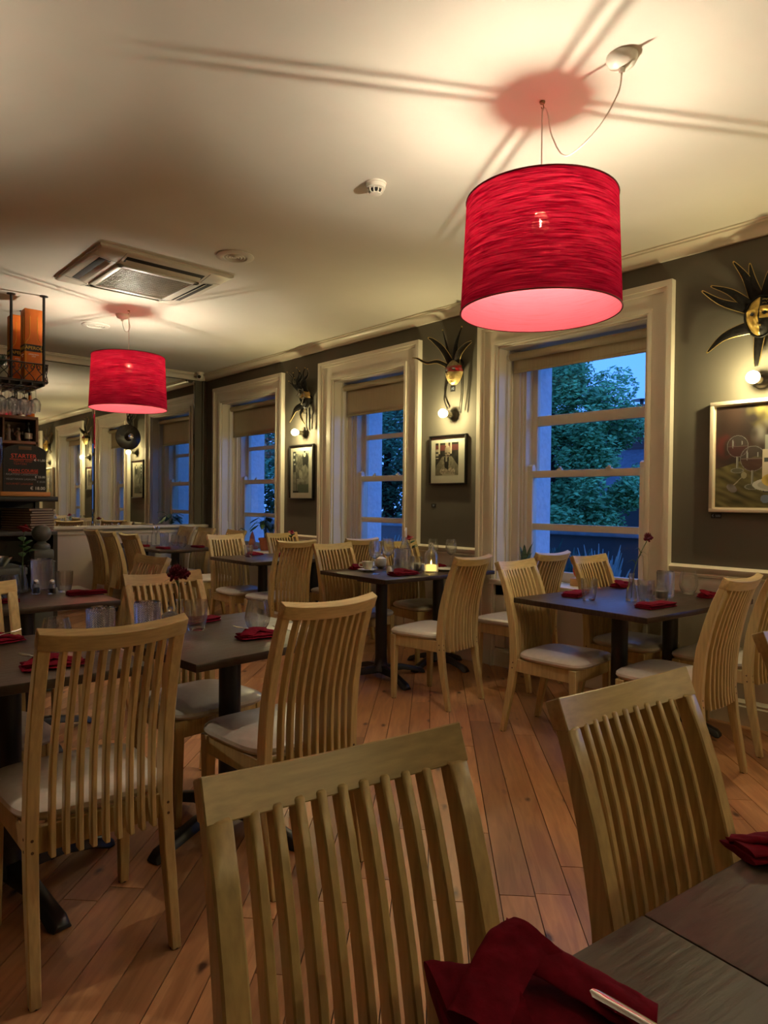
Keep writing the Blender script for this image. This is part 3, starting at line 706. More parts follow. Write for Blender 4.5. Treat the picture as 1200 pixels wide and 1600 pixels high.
sconce(-.75, 2.013, 'bare globe bulb sconce behind the viewer on the window wall')
sconce(YN, 2.013, 'added fill light bulb sconce on the unseen wall behind the viewer', 1.7, -PI/2)  # unseen lamp, added to brighten the foreground chair fronts
sconce(YN, 2.013, 'second added fill light bulb sconce on the unseen wall behind the viewer', 2.9, -PI/2)  # another lamp added out of view, more fill on the near chairs

def face_fn(w, h, dep, off=0.0):
    def fn(u, v):
        a = (u-.5)*2; b = (v-.5)*2             # a: across (+y), b: up
        lim = math.sqrt(max(0, 1-b*b*.96))
        wid = w*lim*(1-.18*max(0, -b))
        bulge = math.sqrt(max(0, 1-a*a))*math.sqrt(max(0, 1-b*b*.8))
        nose = .034*math.exp(-(a/.16)**2)*max(0, 1-abs((b+.10)/.42))**.8 if -.55 < b < .3 else 0
        brow = .012*math.exp(-((b-.30)/.13)**2)
        eye = -.012*math.exp(-((abs(a)-.40)/.2)**2-((b-.10)/.13)**2)
        lips = .010*math.exp(-(a/.28)**2-((b+.55)/.10)**2)
        chin = .008*math.exp(-(a/.3)**2-((b+.85)/.12)**2)
        return (-(dep*bulge+nose+brow+eye+lips+chin+off), a*wid, b*h)
    return fn
def horn(pts, r0, r1, parent, m, trim, bell=True, flat=.4, trims=True, d0=.6):
    c = curve(pts, 6); n = len(c)
    rs = [max(.0015, lerp(r0, r1, (i/(n-1))**.85)*(1+.10*math.sin(i/(n-1)*PI))) for i in range(n)]
    hn = MB().tube(c, rs, 10, (1, flat), True, side=(1, 0, 0)).obj('horn', m, parent)
    if trims:
        t = MB()
        for s in (-1, 1):
            e = []
            for i, p in enumerate(c):
                d = (c[min(i+1, n-1)]-c[max(i-1, 0)]).normalized(); nn = d.cross(Vector((1, 0, 0))).normalized()
                e.append(p+nn*rs[i]*s)
            t.tube(e, .0026, 5)
        t.obj('piping', trim, hn)
    if bell: MB().sphere(c[-1], .0062, 10).obj('bell', GOLD, hn)
def build_masks():
    # ---- black and gold jester mask over the painting
    r = thing('jester_mask', 'black and gold jester mask with radiating horns above the still life painting', 'mask', (D, 1.463, 2.372))
    MB().cyl((0, 0, 0), (-.05, 0, 0), .05, seg=12).obj('wall_mount', MBLACK, r)
    f = face_fn(.082, .108, .055, .055)
    MB().grid(f, 28, 32, lambda u, v: u > .46).obj('gold_half_face', GOLD, r)
    MB().grid(f, 28, 32, lambda u, v: u <= .46).obj('black_half_face', MBLACK, r)
    f2 = face_fn(.083, .109, .055, .058)
    MB().grid(f2, 28, 32, lambda u, v: .08 < u < .42 and .42 < v < .72).obj('gold_eye_patch', GOLD, r)
    f3 = face_fn(.083, .109, .055, .0605)
    MB().grid(f3, 40, 44, lambda u, v: ((abs(u-.5)-.20)/.085)**2+((v-.545-.10*(abs(u-.5)-.2))/.038)**2 < 1).obj('eye_openings', DARKSLOT, r)
    MB().grid(f3, 40, 44, lambda u, v: ((u-.5)/.14)**2+((v-.225)/.03)**2 < 1).obj('lips', MGOLDTRIM, r)
    rim = [(-.062, .088*math.sin(a)*(1-.12*max(0, -math.cos(a))), .116*math.cos(a)) for a in [2*PI*i/40 for i in range(41)]]
    MB().tube(rim, .0065, 8).obj('face_rim', MBLACK, r)
    for k, (a0, rad) in enumerate([(-.9, .012), (-.45, .010), (-.7, .007)]):
        s = [(-.105+.02*t, -.02-.03*t+rad*math.cos(a0+t*9)*t, .045+.02*k+rad*math.sin(a0+t*9)*t) for t in [i/16 for i in range(17)]]
        MB().tube(s, .0022, 5).obj('scroll_piping', MGOLDTRIM, r)
    base = 0
    for tip, r0, bend in [((.160, .352), .036, .02), ((.070, .318), .034, .0), ((.285, .238), .034, .02), ((.338, .220), .030, -.02), ((.304, -.156), .040, .02),
                          ((-.075, .335), .036, .0), ((-.18, .30), .034, 0), ((-.30, .20), .034, 0), ((-.30, -.10), .038, 0)]:
        L = math.hypot(*tip); dx, dz = tip[0]/L, tip[1]/L
        p0 = (-.045, dx*.075, dz*.10); p1 = (-.075, lerp(dx*.075, tip[0], .5)-dz*bend, lerp(dz*.1, tip[1], .5)+dx*bend); p2 = (-.05, tip[0], tip[1])
        horn([p0, p1, p2], r0, .004, r, MBLACK, MGOLDTRIM)
    horn([(-.05, .01, -.10), (-.07, .012, -.19), (-.09, .010, -.285)], .030, .012, r, MBLACK, MGOLDTRIM, False)
    MB().tube(curve([(-.06, -.05, -.09), (-.05, -.055, -.2), (-.035, -.05, -.33)], 6), .004, 6).obj('ribbon', MBLACK, r)
    MB().tube(curve([(-.06, -.08, -.06), (-.05, -.075, -.2), (-.035, -.06, -.35)], 6), .004, 6).obj('ribbon', MBLACK, r)
    # ---- red and gold mask, middle pier
    r = thing('jester_mask', 'gold face mask with red eye band and long horns above the seated man photograph', 'mask', (D, 3.818, 2.366))
    MB().cyl((0, 0, 0), (-.05, 0, 0), .05, seg=12).obj('wall_mount', MBLACK, r)
    f = face_fn(.090, .102, .060, .050)
    MB().grid(f, 28, 32, lambda u, v: v < .5).obj('gold_lower_face', mat('pale_gold_leaf', (.66, .50, .20), .38, .5, var=.35, scale=26, bump=.3), r)
    MB().grid(f, 28, 32, lambda u, v: v >= .5 and u < .80 and v < .76).obj('red_eye_band', MRED, r)
    MB().grid(f, 28, 32, lambda u, v: v >= .5 and u >= .80 and v < .76).obj('black_cheek', MBLACK, r)
    MB().grid(f, 28, 32, lambda u, v: v >= .76).obj('forehead', mat('sand_glitter', (.26, .20, .10), .5, .2, var=.4, scale=60), r)
    f3 = face_fn(.091, .103, .060, .0525)
    MB().grid(f3, 40, 44, lambda u, v: ((abs(u-.5)-.21)/.09)**2+((v-.60-.16*(abs(u-.5)-.2))/.042)**2 < 1).obj('eye_openings', DARKSLOT, r)
    for k, zz in enumerate((-.028, -.045, -.062, -.078)):
        s = [(f3(u, (zz/.103+1)/2)) for u in [.25+.5*i/14 for i in range(15)]]
        MB().tube([(p[0]-.001, p[1], p[2]+.004*math.sin(i*.8+k)) for i, p in enumerate(s)], .0018, 5).obj('scroll_line', MGOLDTRIM, r)
    rim = [(-.052, .094*math.cos(a), .060+.05*math.sin(a)) for a in [-.25+(PI+.5)*i/24 for i in range(25)]]
    MB().tube(rim, .009, 8).obj('head_band', MBLACK, r)
    horn([(-.05, .035, .07), (-.09, .10, .20), (-.10, .20, .29), (-.10, .262, .325)], .036, .005, r, MBLACK, MGOLDTRIM)
    horn([(-.05, .05, .10), (-.08, .075, .25), (-.07, .126, .372)], .018, .002, r, MBLACK, MGOLDTRIM, True, .5, False)
    horn([(-.05, .0, .08), (-.075, -.03, .22), (-.06, -.08, .364)], .036, .003, r, MBLACK, MGOLDTRIM, True, .5, False)
    horn([(-.05, -.02, .08), (-.10, -.09, .14), (-.11, -.17, .19), (-.10, -.222, .214)], .046, .006, r, mat('gold_flecked_black', (.020, .014, .006), .4, .3, var=.95, scale=60, bump=.3), MGOLDTRIM, False)
    horn([(-.05, .07, .06), (-.09, .16, .11), (-.10, .28, .115), (-.11, .38, .165), (-.10, .455, .185)], .018, .003, r, MBLACK, MGOLDTRIM, False)
    MB().tube(curve([(-.045, .075, -.05), (-.05, .120, -.19), (-.045, .085, -.292)], 8), .0045, 6).obj('ribbon', MBLACK, r)
    MB().tube(curve([(-.045, .085, -.06), (-.05, .112, -.21), (-.045, .078, -.285)], 8), .004, 6).obj('ribbon', MBLACK, r)
    MB().tube(curve([(-.045, -.085, .02), (-.04, -.082, -.15), (-.04, -.062, -.335)], 8), .0045, 6).obj('ribbon', MBLACK, r)
    MB().tube(curve([(-.045, -.07, -.03), (-.04, -.062, -.2), (-.04, -.040, -.322)], 8), .004, 6).obj('ribbon', MBLACK, r)
    # ---- dark writhing mask, far pier
    r = thing('jester_mask', 'dark mask with thin writhing tendrils beside the far window', 'mask', (D, 5.93, 2.365))
    MB().cyl((0, 0, 0), (-.05, 0, 0), .05, seg=12).obj('wall_mount', MBLACK, r)
    f = face_fn(.080, .098, .060, .050)
    MB().grid(f, 24, 28, lambda u, v: v > .55).obj('gold_brow', mat('burnished_gold', (.40, .26, .09), .35, .7, var=.5, scale=26, bump=.3), r)
    MB().grid(f, 24, 28, lambda u, v: v <= .55).obj('black_face', MBLACK, r)
    f3 = face_fn(.081, .099, .060, .0525)
    MB().grid(f3, 40, 44, lambda u, v: ((abs(u-.5)-.21)/.09)**2+((v-.57)/.04)**2 < 1).obj('eye_openings', DARKSLOT, r)
    MB().tube([f3(.28+.44*i/12, .22+.03*math.cos(i*PI/6)) for i in range(13)], .0035, 6).obj('silver_lips', CHROME, r)
    tips = [((.290, .320), .012), ((.178, .298), .014), ((.115, .344), .02), ((-.04, .322), .02), ((-.085, .304), .022), ((.258, .218), .014), ((.152, .238), .014), ((.124, .145), .014), ((.06, .30), .02)]
    for k, (tp, r0) in enumerate(tips):
        a = (.06-.02*k if k < 6 else .05)*.8; w = (-1)**k*.035
        r0 *= 1.7
        horn([(-.06, tp[0]*.15+a*.4, .07), (-.11, lerp(a, tp[0], .35)+w, lerp(.07, tp[1], .4)), (-.10, lerp(a, tp[0], .7)-w*.7, lerp(.07, tp[1], .72)), (-.10, tp[0], tp[1])], r0, .003, r, MBLACK, MSILV, True, .6, k in (0, 2, 4, 5), .5)
    for k in range(5):
        b = 2*PI*k/5
        MB().tube(curve([(-.10, .05*math.cos(b), .04+.03*math.sin(b)), (-.13, .07*math.cos(b+1), .05+.06*math.sin(b+1)), (-.11, .05*math.cos(b+2.2), .02+.08*math.sin(b+2.2))], 6), .0045, 6).obj('cord', MSILV, r)
    horn([(-.06, .03, -.06), (-.09, .13, -.09), (-.09, .19, -.15), (-.08, .264, -.222)], .045, .003, r, MBLACK, mat('bright_gold_piping', (.7, .52, .2), .3, .7), False)
    horn([(-.06, .02, -.08), (-.08, .055, -.14), (-.08, .05, -.19), (-.08, -.02, -.27)], .034, .004, r, MBLACK, MATS['bright_gold_piping'], False)
    MB().tube(curve([(-.05, -.005, -.09), (-.05, -.006, -.2), (-.045, .0, -.325)], 6), .007, 6).obj('ribbon', MBLACK, r)
    MB().tube(curve([(-.05, -.055, -.09), (-.05, -.06, -.2), (-.045, -.055, -.33)], 6), .009, 6).obj('ribbon', MBLACK, r)
    MB().tube([(-.09, -.03+.024*math.cos(t*.7), -.13+.026*math.sin(t*.7)) for t in range(10)], .004, 6).obj('cord', MSILV, r)
build_masks()

def painted(fn, w, h, nx, ny, m, parent, x, name='print'):
    """flat picture: a coloured mesh facing -x, u across (left=+y), v up"""
    V = [(x, w/2-w*i/nx, -h/2+h*j/ny) for i in range(nx+1) for j in range(ny+1)]
    F = [(i*(ny+1)+j, i*(ny+1)+j+1, (i+1)*(ny+1)+j+1, (i+1)*(ny+1)+j) for i in range(nx) for j in range(ny)]
    me = bpy.data.meshes.new(name); me.from_pydata(V, [], [f[::-1] for f in F]); me.materials.append(m)
    ca = me.color_attributes.new('Col', 'FLOAT_COLOR', 'CORNER'); vals = []
    for i in range(nx):
        for j in range(ny):
            c = fn((i+.5)/nx, (j+.5)/ny); vals += [c[0], c[1], c[2], 1]*4
    ca.data.foreach_set('color', vals)
    return link(name, me, parent)
def ell(u, v, cu, cv, a, b): return ((u-cu)/a)**2+((v-cv)/b)**2
def nz(u, v, s, sd=0): return noise.noise(Vector((u*s, v*s, sd)))
def mixc(a, b, t): t = max(0, min(1, t)); return tuple(lerp(p, q, t) for p, q in zip(a, b))
def man_print(u, v):
    c = mixc((.015, .012, .010), (.05, .04, .03), .5+nz(u, v, 6))
    if v > .76: c = (.16, .045, .04)
    if v > .93: c = (.03, .03, .02)
    if .13 < u < .20 and v > .66 or .65 < u < .71 and v > .66: c = (.62, .52, .36)
    if .02 < u < .14 and .52 < v < .80: c = (.5, .42, .3) if (int(v*22) % 3) else (.02, .02, .02)
    if .44 < u < .57 and v > .9: c = (.45, .38, .25)
    g = .5+.5*nz(u, v, 14, 3)
    sh = .58-1.05*max(0, abs(u-.51)-.20)
    if v < sh: c = mixc((.13, .11, .075), (.36, .31, .21), g*(.55+.45*(u > .3)))
    if abs(u-.49) < .07+.22*max(0, v-.15)*.5 and .14 < v < .56: c = (.025, .02, .016)
    if abs(u-.48) < .030 and .42 < v < .56: c = (.30, .25, .18)
    if ell(u, v, .535, .735, .125, .18) < 1:
        c = mixc((.10, .07, .05), (.58, .44, .30), .45+.7*(u-.5)*2+.5*(v-.68))
        if .655 < v < .70 and abs(u-.53) > .02: c = mixc(c, (.03, .02, .02), .85)
        if abs(u-.56) < .012 and .60 < v < .68: c = (.62, .5, .36)
        if v > .86: c = mixc(c, (.62, .5, .38), .4)
        if ell(u, v, .55, .60, .06, .03) < 1: c = (.09, .06, .05)
    for cx in (.37, .70):
        if ell(u, v, cx, .13, .17, .10) < 1: c = mixc((.20, .15, .10), (.62, .50, .36), .5+nz(u, v, 22, 5)*1.2)
    if v < .05 and .3 < u < .85: c = (.5, .42, .3)
    return c
def stage_print(u, v):
    c = mixc((.12, .115, .09), (.42, .40, .30), .5+.9*nz(u*.7, v*1.3, 7))
    if u < .18 and v > .5: c = (.05, .06, .05)
    for cx, cy, q in ((.09, .93, .06), (.07, .80, .06), (.11, .69, .045)):
        if ell(u, v, cx, cy, q, q*.5) < 1: c = (.85, .85, .75)
    if v > .94 and u > .2: c = (.55, .5, .36)
    if ell(u, v, .78, .79, .21, .17) < 1: c = (.035, .033, .028)
    if ell(u, v, .74, .915, .075, .065) < 1: c = (.70, .62, .45)
    if ell(u, v, .74, .985, .07, .03) < 1: c = (.02, .02, .02)
    if ell(u, v, .78, .47, .15, .20) < 1: c = mixc((.22, .21, .15), (.42, .39, .29), .5+nz(u, v, 12))
    if ell(u, v, .46, .72, .16, .18) < 1: c = mixc((.12, .11, .085), (.24, .22, .16), .5+nz(u, v, 16))
    for cx, cy in ((.46, .45), (.56, .42)):
        if ell(u, v, cx, cy, .05, .11) < 1: c = (.52, .48, .36)
    if .26 < v < .33 and .25 < u < .7: c = mixc((.2, .19, .15), (.62, .58, .46), .5+nz(u, v, 26))
    if v < .20: c = (.30, .29, .22) if u < .3 else (.15, .17, .12)
    if v < .04 and u < .35: c = (.02, .02, .02)
    if abs(u-.23) < .02 and v < .5: c = (.06, .055, .045)
    return c
def glass_paint(u, v, cu, cv, s, c):
    # balloon wine glass: bowl centre (cu,cv) radius s
    a_ = s*1.12
    e = ell(u, v, cu, cv, a_, s)
    if e < 1:
        c = mixc(c, (.06, .06, .06), .35)
        if v < cv-.05*s: c = mixc(c, (.05, .012, .012), .75)
        if e > .91: c = (.17, .17, .165)
        if ell(u, v, cu-.5*s, cv+.25*s, .08*s, .4*s) < 1 or ell(u, v, cu+.45*s, cv+.3*s, .06*s, .2*s) < 1: c = (.22, .225, .22)
        if abs(v-cv-.0*s) < .03*s and e < .8: c = (.12, .09, .08)
    if abs(u-cu) < .09*s and cv-2.15*s < v < cv-.92*s: c = (.27, .27, .24) if u < cu else (.13, .13, .11)
    e2 = ell(u, v, cu, cv-2.2*s, .72*s, .24*s)
    if e2 < 1: c = (.20, .20, .17) if e2 > .62 else (.09, .09, .06)
    return c
def still_life(u, v):
    n1 = .5+nz(u, v, 4); n2 = .5+nz(u, v, 11, 2)
    c = mixc((.018, .012, .010), (.050, .026, .018), n1)
    c = mixc(c, (.13, .018, .018), max(0, 1-ell(u, v, .10, .60, .14, .14))*n2)
    c = mixc(c, (.20, .17, .04), max(0, 1-ell(u, v, .66, .93, .34, .22))*n2*1.3)
    c = mixc(c, (.20, .19, .17), max(0, 1-ell(u, v, .60, .70, .22, .17))*n2*1.1)
    edge = .38+.26*u
    if v < edge:
        st = .5+nz(u*1.0+v*2.6, v*.9-u*.4, 9, 4)
        c = mixc((.034, .030, .010), (.17, .145, .055), st*.9*(1-.7*u)+.10)
    c = glass_paint(u, v, .25, .60, .108, c)
    if abs((v-.225)-(u-.22)*.85) < .006 and .20 < u < .31: c = (.3, .27, .2)
    if ell(u, v, .325, .315, .032, .032) < 1: c = (.26, .24, .15)
    if ell(u*.9-v*.35, v+u*.45, .105, .275, .060, .040) < 1: c = mixc((.07, .06, .06), (.26, .24, .25), n2)
    c = glass_paint(u, v, .42, .475, .124, c)
    if .525 < u < .72 and .28 < v < .56: c = (.52, .46, .36)
    if .55 < u < .70 and .56 <= v < .70: c = mixc((.22, .24, .20), (.42, .43, .38), (u-.5)*4)
    if .545 < u < .60 and .44 < v < .48: c = (.05, .07, .07)
    if .535 < u < .715 and .15 < v < .28: c = (.03, .03, .045)
    e = ell(u, v, .64, .22, .22, .065)
    if e < 1: c = (.46, .46, .42) if e > .55 else (.34, .34, .30)
    if ell(u, v, .62, .265, .10, .060) < 1: c = mixc((.34, .24, .05), (.66, .50, .15), n2)
    if ell(u, v, .56, .085, .05, .04) < 1: c = (.14, .18, .26)
    return c
def picture(name, label, y0, y1, z0, z1, fw, fm, board, mt, fn, nx, ny, m, deep=.03, border=None):
    yc, zc = (y0+y1)/2, (z0+z1)/2; w, h = abs(y1-y0), z1-z0
    r = thing(name, label, 'picture', (D, yc, zc))
    f = MB(); x0, x1 = -deep, -.001
    f.span((x0, -w/2, h/2-fw), (x1, w/2, h/2), .002); f.span((x0, -w/2, -h/2), (x1, w/2, -h/2+fw), .002)
    f.span((x0, -w/2, -h/2+fw), (x1, -w/2+fw, h/2-fw), .002); f.span((x0, w/2-fw, -h/2+fw), (x1, w/2, h/2-fw), .002)
    f.obj('frame', fm, r)
    MB().span((-deep*.45, -w/2+fw*.8, -h/2+fw*.8), (-.002, w/2-fw*.8, h/2-fw*.8)).obj('mount', board, r)
    bl, br, bb, bt = border
    iw, ih = w-bl-br, h-bb-bt
    p = painted(fn, iw, ih, nx, ny, m, r, -deep*.45-.001, mt)
    p.location = (0, (br-bl)/2*1.0, (bb-bt)/2)
    if m is PRINT: MB().span((-deep*.75, -w/2+fw*.9, -h/2+fw*.9), (-deep*.75+.002, w/2-fw*.9, h/2-fw*.9)).obj('glazing', PANE, r)
picture('framed_photograph', 'black framed photograph of a seated man in a suit with folded hands', 3.708, 4.127, 1.442, 1.860, .012, FRAMEB, MATB, 'photograph', man_print, 60, 62, PRINT, .03, (.064, .092, .078, .064))
picture('framed_photograph', 'tall narrow black framed monochrome photograph of a stage group', 5.835, 6.285, 1.302, 1.896, .016, FRAMEB, MATB, 'photograph', stage_print, 56, 70, PRINT, .03, (.062, .095, .075, .07))
picture('still_life_painting', 'cream framed oil painting of two wine glasses, bottle and cheese', 1.19, 1.748, 1.250, 1.911, .022, FRAMEW, MATB, 'canvas', still_life, 160, 196, OIL, .04, (.03, .03, .03, .03))
def tagplate(y, z, w, h, s, label, sz):
    r = thing('price_tag', label, 'tag', (D, y, z))
    MB().span((-.003, -w/2, -h/2), (-.0003, w/2, h/2)).obj('card', mat('black_card', (.012, .012, .014), .5), r)
    text(s, sz, Matrix.Translation((-.0035, 0, 0)) @ FACE_NX, mat('tag_print', (.30, .36, .42), .6), r)
tagplate(3.882, 2.248, .052, .048, 'AS', 'small square black tag below the red banded mask', .030)
tagplate(5.928, 2.187, .040, .045, 'XE', 'small square black tag beside the dark tendril mask', .026)
tagplate(4.091, 1.26, .052, .034, 'IV', 'small black tag under the photograph of the seated man', .028)
tagplate(1.716, 1.227, .062, .030, '\u20ac 500', 'small black price tag under the still life painting', .021)

# ================================================================== CHAIRS
PROF = [(0, -.070, .030), (.12, -.048, .036), (.26, -.020, .042), (.40, -.002, .048), (.50, -.002, .050), (.62, -.016, .046), (.74, -.042, .041), (.84, -.074, .036), (.905, -.100, .0305), (.958, -.124, .029)]
def prof_at(z):
    for a, b in zip(PROF, PROF[1:]):
        if a[0] <= z <= b[0]:
            t = (z-a[0])/(b[0]-a[0]); return lerp(a[1], b[1], t), lerp(a[2], b[2], t)
    return PROF[-1][1], PROF[-1][2]
def chair_meshes():
    m = {}
    def post(s):
        sec = []
        for z in [0, .06, .12, .19, .26, .33, .40, .46, .54, .62, .70, .78, .85, .914]:
            y, d = prof_at(z); x = s*lerp(.186, .176, z/.9); w = .016 if z > .3 else lerp(.014, .016, z/.3)
            sec.append([(x-w, y-d/2, z), (x+w, y-d/2, z), (x+w, y+d/2, z), (x-w, y+d/2, z)])
        return MB().sweep(sec, .003).mesh('back_post', BEECH)
    m['post'] = [post(-1), post(1)]
    bow = lambda x: -.025*(1-(x/.19)**2)
    sl = []
    for k in range(9):
        xc = (k-4)*.0328; sec = []
        for z in [.352, .40, .46, .54, .62, .70, .78, .85, .91]:
            y, d = prof_at(z); x = xc*lerp(1.03, .98, (z-.35)/.55); w = .0070
            yy = y+bow(xc)-.010*max(0, min(1, (.62-z)/.2))-(.02 if z < .45 else .0)*0
            dd = .0305 if z < .86 else .028
            sec.append([(x-w, yy-dd/2, z), (x+w, yy-dd/2, z), (x+w, yy+dd/2, z), (x-w, yy+dd/2, z)])
        sl.append(MB().sweep(sec, .0025).mesh('slat', BEECH))
    m['slat'] = sl
    sec = []
    for i in range(13):
        x = lerp(-.193, .193, i/12); b = bow(x)
        y0, y1 = prof_at(.914)[0]+b, prof_at(.958)[0]+b; d0, d1 = .0160, .0148; dp = b*.5
        sec.append([(x, y0-d0, .905+dp), (x, y0+d0, .912+dp), (x, y1+d1, .962+dp), (x, y1-d1, .948+dp)])
    m['top'] = MB().sweep(sec, .0018).mesh('top_rail', BEECH2)
    fr = MB()
    fr.box((0, .008, .388), (.35, .024, .07), bevel=.003)
    fr.box((0, .372, .388), (.37, .024, .07), bevel=.003)
    for s in (-1, 1): fr.sweep([[(s*.180-.011, .0, .353), (s*.180+.011, .0, .353), (s*.180+.011, .0, .423), (s*.180-.011, .0, .423)], [(s*.192-.011, .372, .353), (s*.192+.011, .372, .353), (s*.192+.011, .372, .423), (s*.192-.011, .372, .423)]], .003)
    m['frame'] = fr.mesh('seat_rail', BEECH)
    def leg(s):
        q = lambda z, w: [(s*.192-w, .368-w, z), (s*.192+w, .368-w, z), (s*.192+w, .368+w, z), (s*.192-w, .368+w, z)]
        return MB().sweep([q(0, .0145), q(.2, .018), q(.424, .0215)], .003).mesh('leg', BEECH)
    m['leg'] = [leg(-1), leg(1)]
    # padded seat: rounded slab, wider at the front
    def ring(inset, z, n=44):
        out = []
        for i in range(n):
            a = 2*PI*i/n; e = .42
            cx = math.copysign(abs(math.cos(a))**e, math.cos(a)); cy = math.copysign(abs(math.sin(a))**e, math.sin(a))
            y = .213+cy*(.205-inset); hw = lerp(.196, .224, (y-.0)/.42)-inset
            out.append((cx*hw, y, z))
        return out
    t = bmesh.new(); R = [[t.verts.new(p) for p in ring(*a)] for a in ((.012, .4235), (.002, .430), (-.004, .440), (-.002, .452), (.008, .461), (.03, .468), (.07, .4735), (.13, .477))]
    for a, b in zip(R, R[1:]):
        for i in range(44): t.faces.new((a[i], a[(i+1) % 44], b[(i+1) % 44], b[i]))
    t.faces.new(R[0][::-1]); t.faces.new(R[-1])
    mb = MB(); mb._merge(t); m['seat'] = mb.mesh('seat_pad', LEATHER)
    pl = MB()
    for s in (-1, 1):
        for z in (.372, .402):
            y, d = prof_at(z)
            pl.cyl((s*.182, y-d/2-.0006, z), (s*.182, y-d/2+.002, z), .0042, seg=8)
            pl.cyl((s*(.182+.0165), y, z), (s*(.182+.014), y, z), .0042, seg=8)
    m['plug'] = pl.mesh('screw_plug', PLUG)
    gl = MB()
    for s in (-1, 1):
        gl.cyl((s*.192, .368, 0), (s*.192, .368, .004), .0155, seg=8); gl.cyl((s*.186, -.070, 0), (s*.186, -.070, .004), .015, seg=8)
    m['glide'] = gl.mesh('floor_glide', BLACK)
    return m
CM = chair_meshes(); CH0 = None
def chair(x, y, rz, label, group='slat back dining chairs'):
    global CH0
    if CH0 is None:
        r = thing('dining_chair', label, 'chair', (x, y, .0008), math.radians(rz), group); CH0 = r
        for q in CM['post']: link('back_post', q, r)
        for q in CM['leg']: link('leg', q, r)
        for q in CM['slat']: link('slat', q, r)
        link('top_rail', CM['top'], r); link('seat_rail', CM['frame'], r)
        link('seat_pad', CM['seat'], r); link('screw_plug', CM['plug'], r); link('floor_glide', CM['glide'], r)
        return r
    return dup(CH0, (x, y, .0008), math.radians(rz), label, group)
CHAIRS = [
 (.676, 1.92, -1.5, 'beech slat chair with its back to the viewer at the left front table'),
 (1.388, 1.925, 0, 'beech slat chair between the left front table and the big foreground chair'),
 (.539, .583, 170.8, 'large foreground beech chair facing the viewer beside the table corner napkin'),
 (1.142, .506, 174, 'beech chair tucked behind the dark tabletop at the bottom right corner'),
 (2.05, .505, 174, 'beech chair cut off by the right edge in front of the near window table'),
 (3.270, 2.92, 6.5, 'beech chair with its back to us in the middle beside the candle table'),
 (4.005, 2.82, 0, 'beech chair by the window behind the long near window table, back turned to it'),
 (3.262, 2.335, 184.5, 'beech chair at the aisle end of the near window table, facing the painting'),
 (3.965, 2.285, 179, 'beech chair on the window side of the near window table before the sill sign'),
 (3.300, 1.325, -0.5, 'beech chair with curved back turned to us right of the near window table'),
 (3.95, 1.345, -1, 'beech chair under the still life painting, mostly behind another chair'),
 (3.322, 4.19, 181, 'beech chair behind the cup and saucer at the candle table, aisle side'),
 (4.0, 4.15, 176, 'beech chair behind the rose and bottle at the candle table, window side'),
 (3.294, 4.88, -0.5, 'golden lit beech chair with its back to us at the third table, aisle side'),
 (3.99, 4.85, 1, 'beech chair back beside the middle window sill at the third table'),
 (3.268, 5.83, 180, 'yellow lit beech chair facing us behind the third table, aisle side'),
 (3.926, 5.835, 182, 'pale blue lit beech chair facing us before the terracotta pot in the far window'),
 (2.70, 7.68, -90, 'beech chair side on against the white panel, farthest of three at the back table'),
 (2.70, 7.18, -90, 'beech chair side on, middle of three at the left of the back table'),
 (2.70, 6.62, -88, 'beech chair side on, nearest of three at the left of the back table'),
 (3.72, 6.72, 90, 'beech chair at the right of the back table beneath the far window plants'),
 (3.72, 7.42, 90, 'beech chair at the right of the back table near the wall corner'),
 (3.72, 7.93, 90, 'beech chair at the far right corner of the back table beside the mirror wall'),
 (1.346, 2.90, 184, 'beech chair facing us across the left front table behind the dark carnation'),
 (.545, 2.965, 180, 'beech chair at the left edge facing us across the left front table'),
 (1.565, 3.93, 94, 'beech chair side on at the right end of the second left table, leaning right'),
]
for i, c in enumerate(CHAIRS):
    o = chair(*c)
    if i in (0, 1, 2, 3, 4, 9, 10): o.scale = (1, 1, 1.015)      # the nearer set is a touch taller
    else: o.scale = (1, 1, 1)

# ================================================================== TABLES
def table_base_meshes():
    col = MB().lathe([(0, .05), (.043, .05), (.043, .70), (0, .70)], 20).lathe([(.043, .05), (.075, .055), (.07, .075), (.05, .095), (.043, .14)], 20).box((0, 0, .712), (.26, .26, .024), bevel=.004).mesh('column', BLACK)
    ft = MB().sweep([[(.03, -.035, .045), (.03, .035, .045), (.03, .025, .10), (.03, -.025, .10)], [(.18, -.03, .045), (.18, .03, .045), (.18, .02, .085), (.18, -.02, .085)], [(.29, -.033, .022), (.29, .033, .022), (.29, .020, .055), (.29, -.020, .055)], [(.35, -.036, .0005), (.35, .036, .0005), (.35, .022, .038), (.35, -.022, .038)], [(.375, -.030, .0005), (.375, .030, .0005), (.375, .018, .018), (.375, -.018, .018)]], .004).mesh('foot', BLACK)
    return col, ft
COL, FOOT = table_base_meshes()
def table(x, y, w, d, rz, cols, label, rot=45, m=None, top=.76, bev=.004):
    r = thing('dining_table', label, 'table', (x, y, .0008), math.radians(rz), 'dark pedestal dining tables')
    MB().box((0, 0, top-.0155), (w, d, .030), bevel=bev).obj('tabletop', m or TABLE, r)
    for q in cols:
        cx, cy = q[0], q[1]; fs = q[2] if len(q) > 2 else 1.0; ro = q[3] if len(q) > 3 else rot
        c = link('column', COL, r, (cx, cy, top-.755))
        c.location.z = 0.0055
        for k in range(4): link('foot', FOOT, c, (0, 0, -.0055), math.radians(ro-rz+90*k)).scale = (fs, 1, 1)
    return r
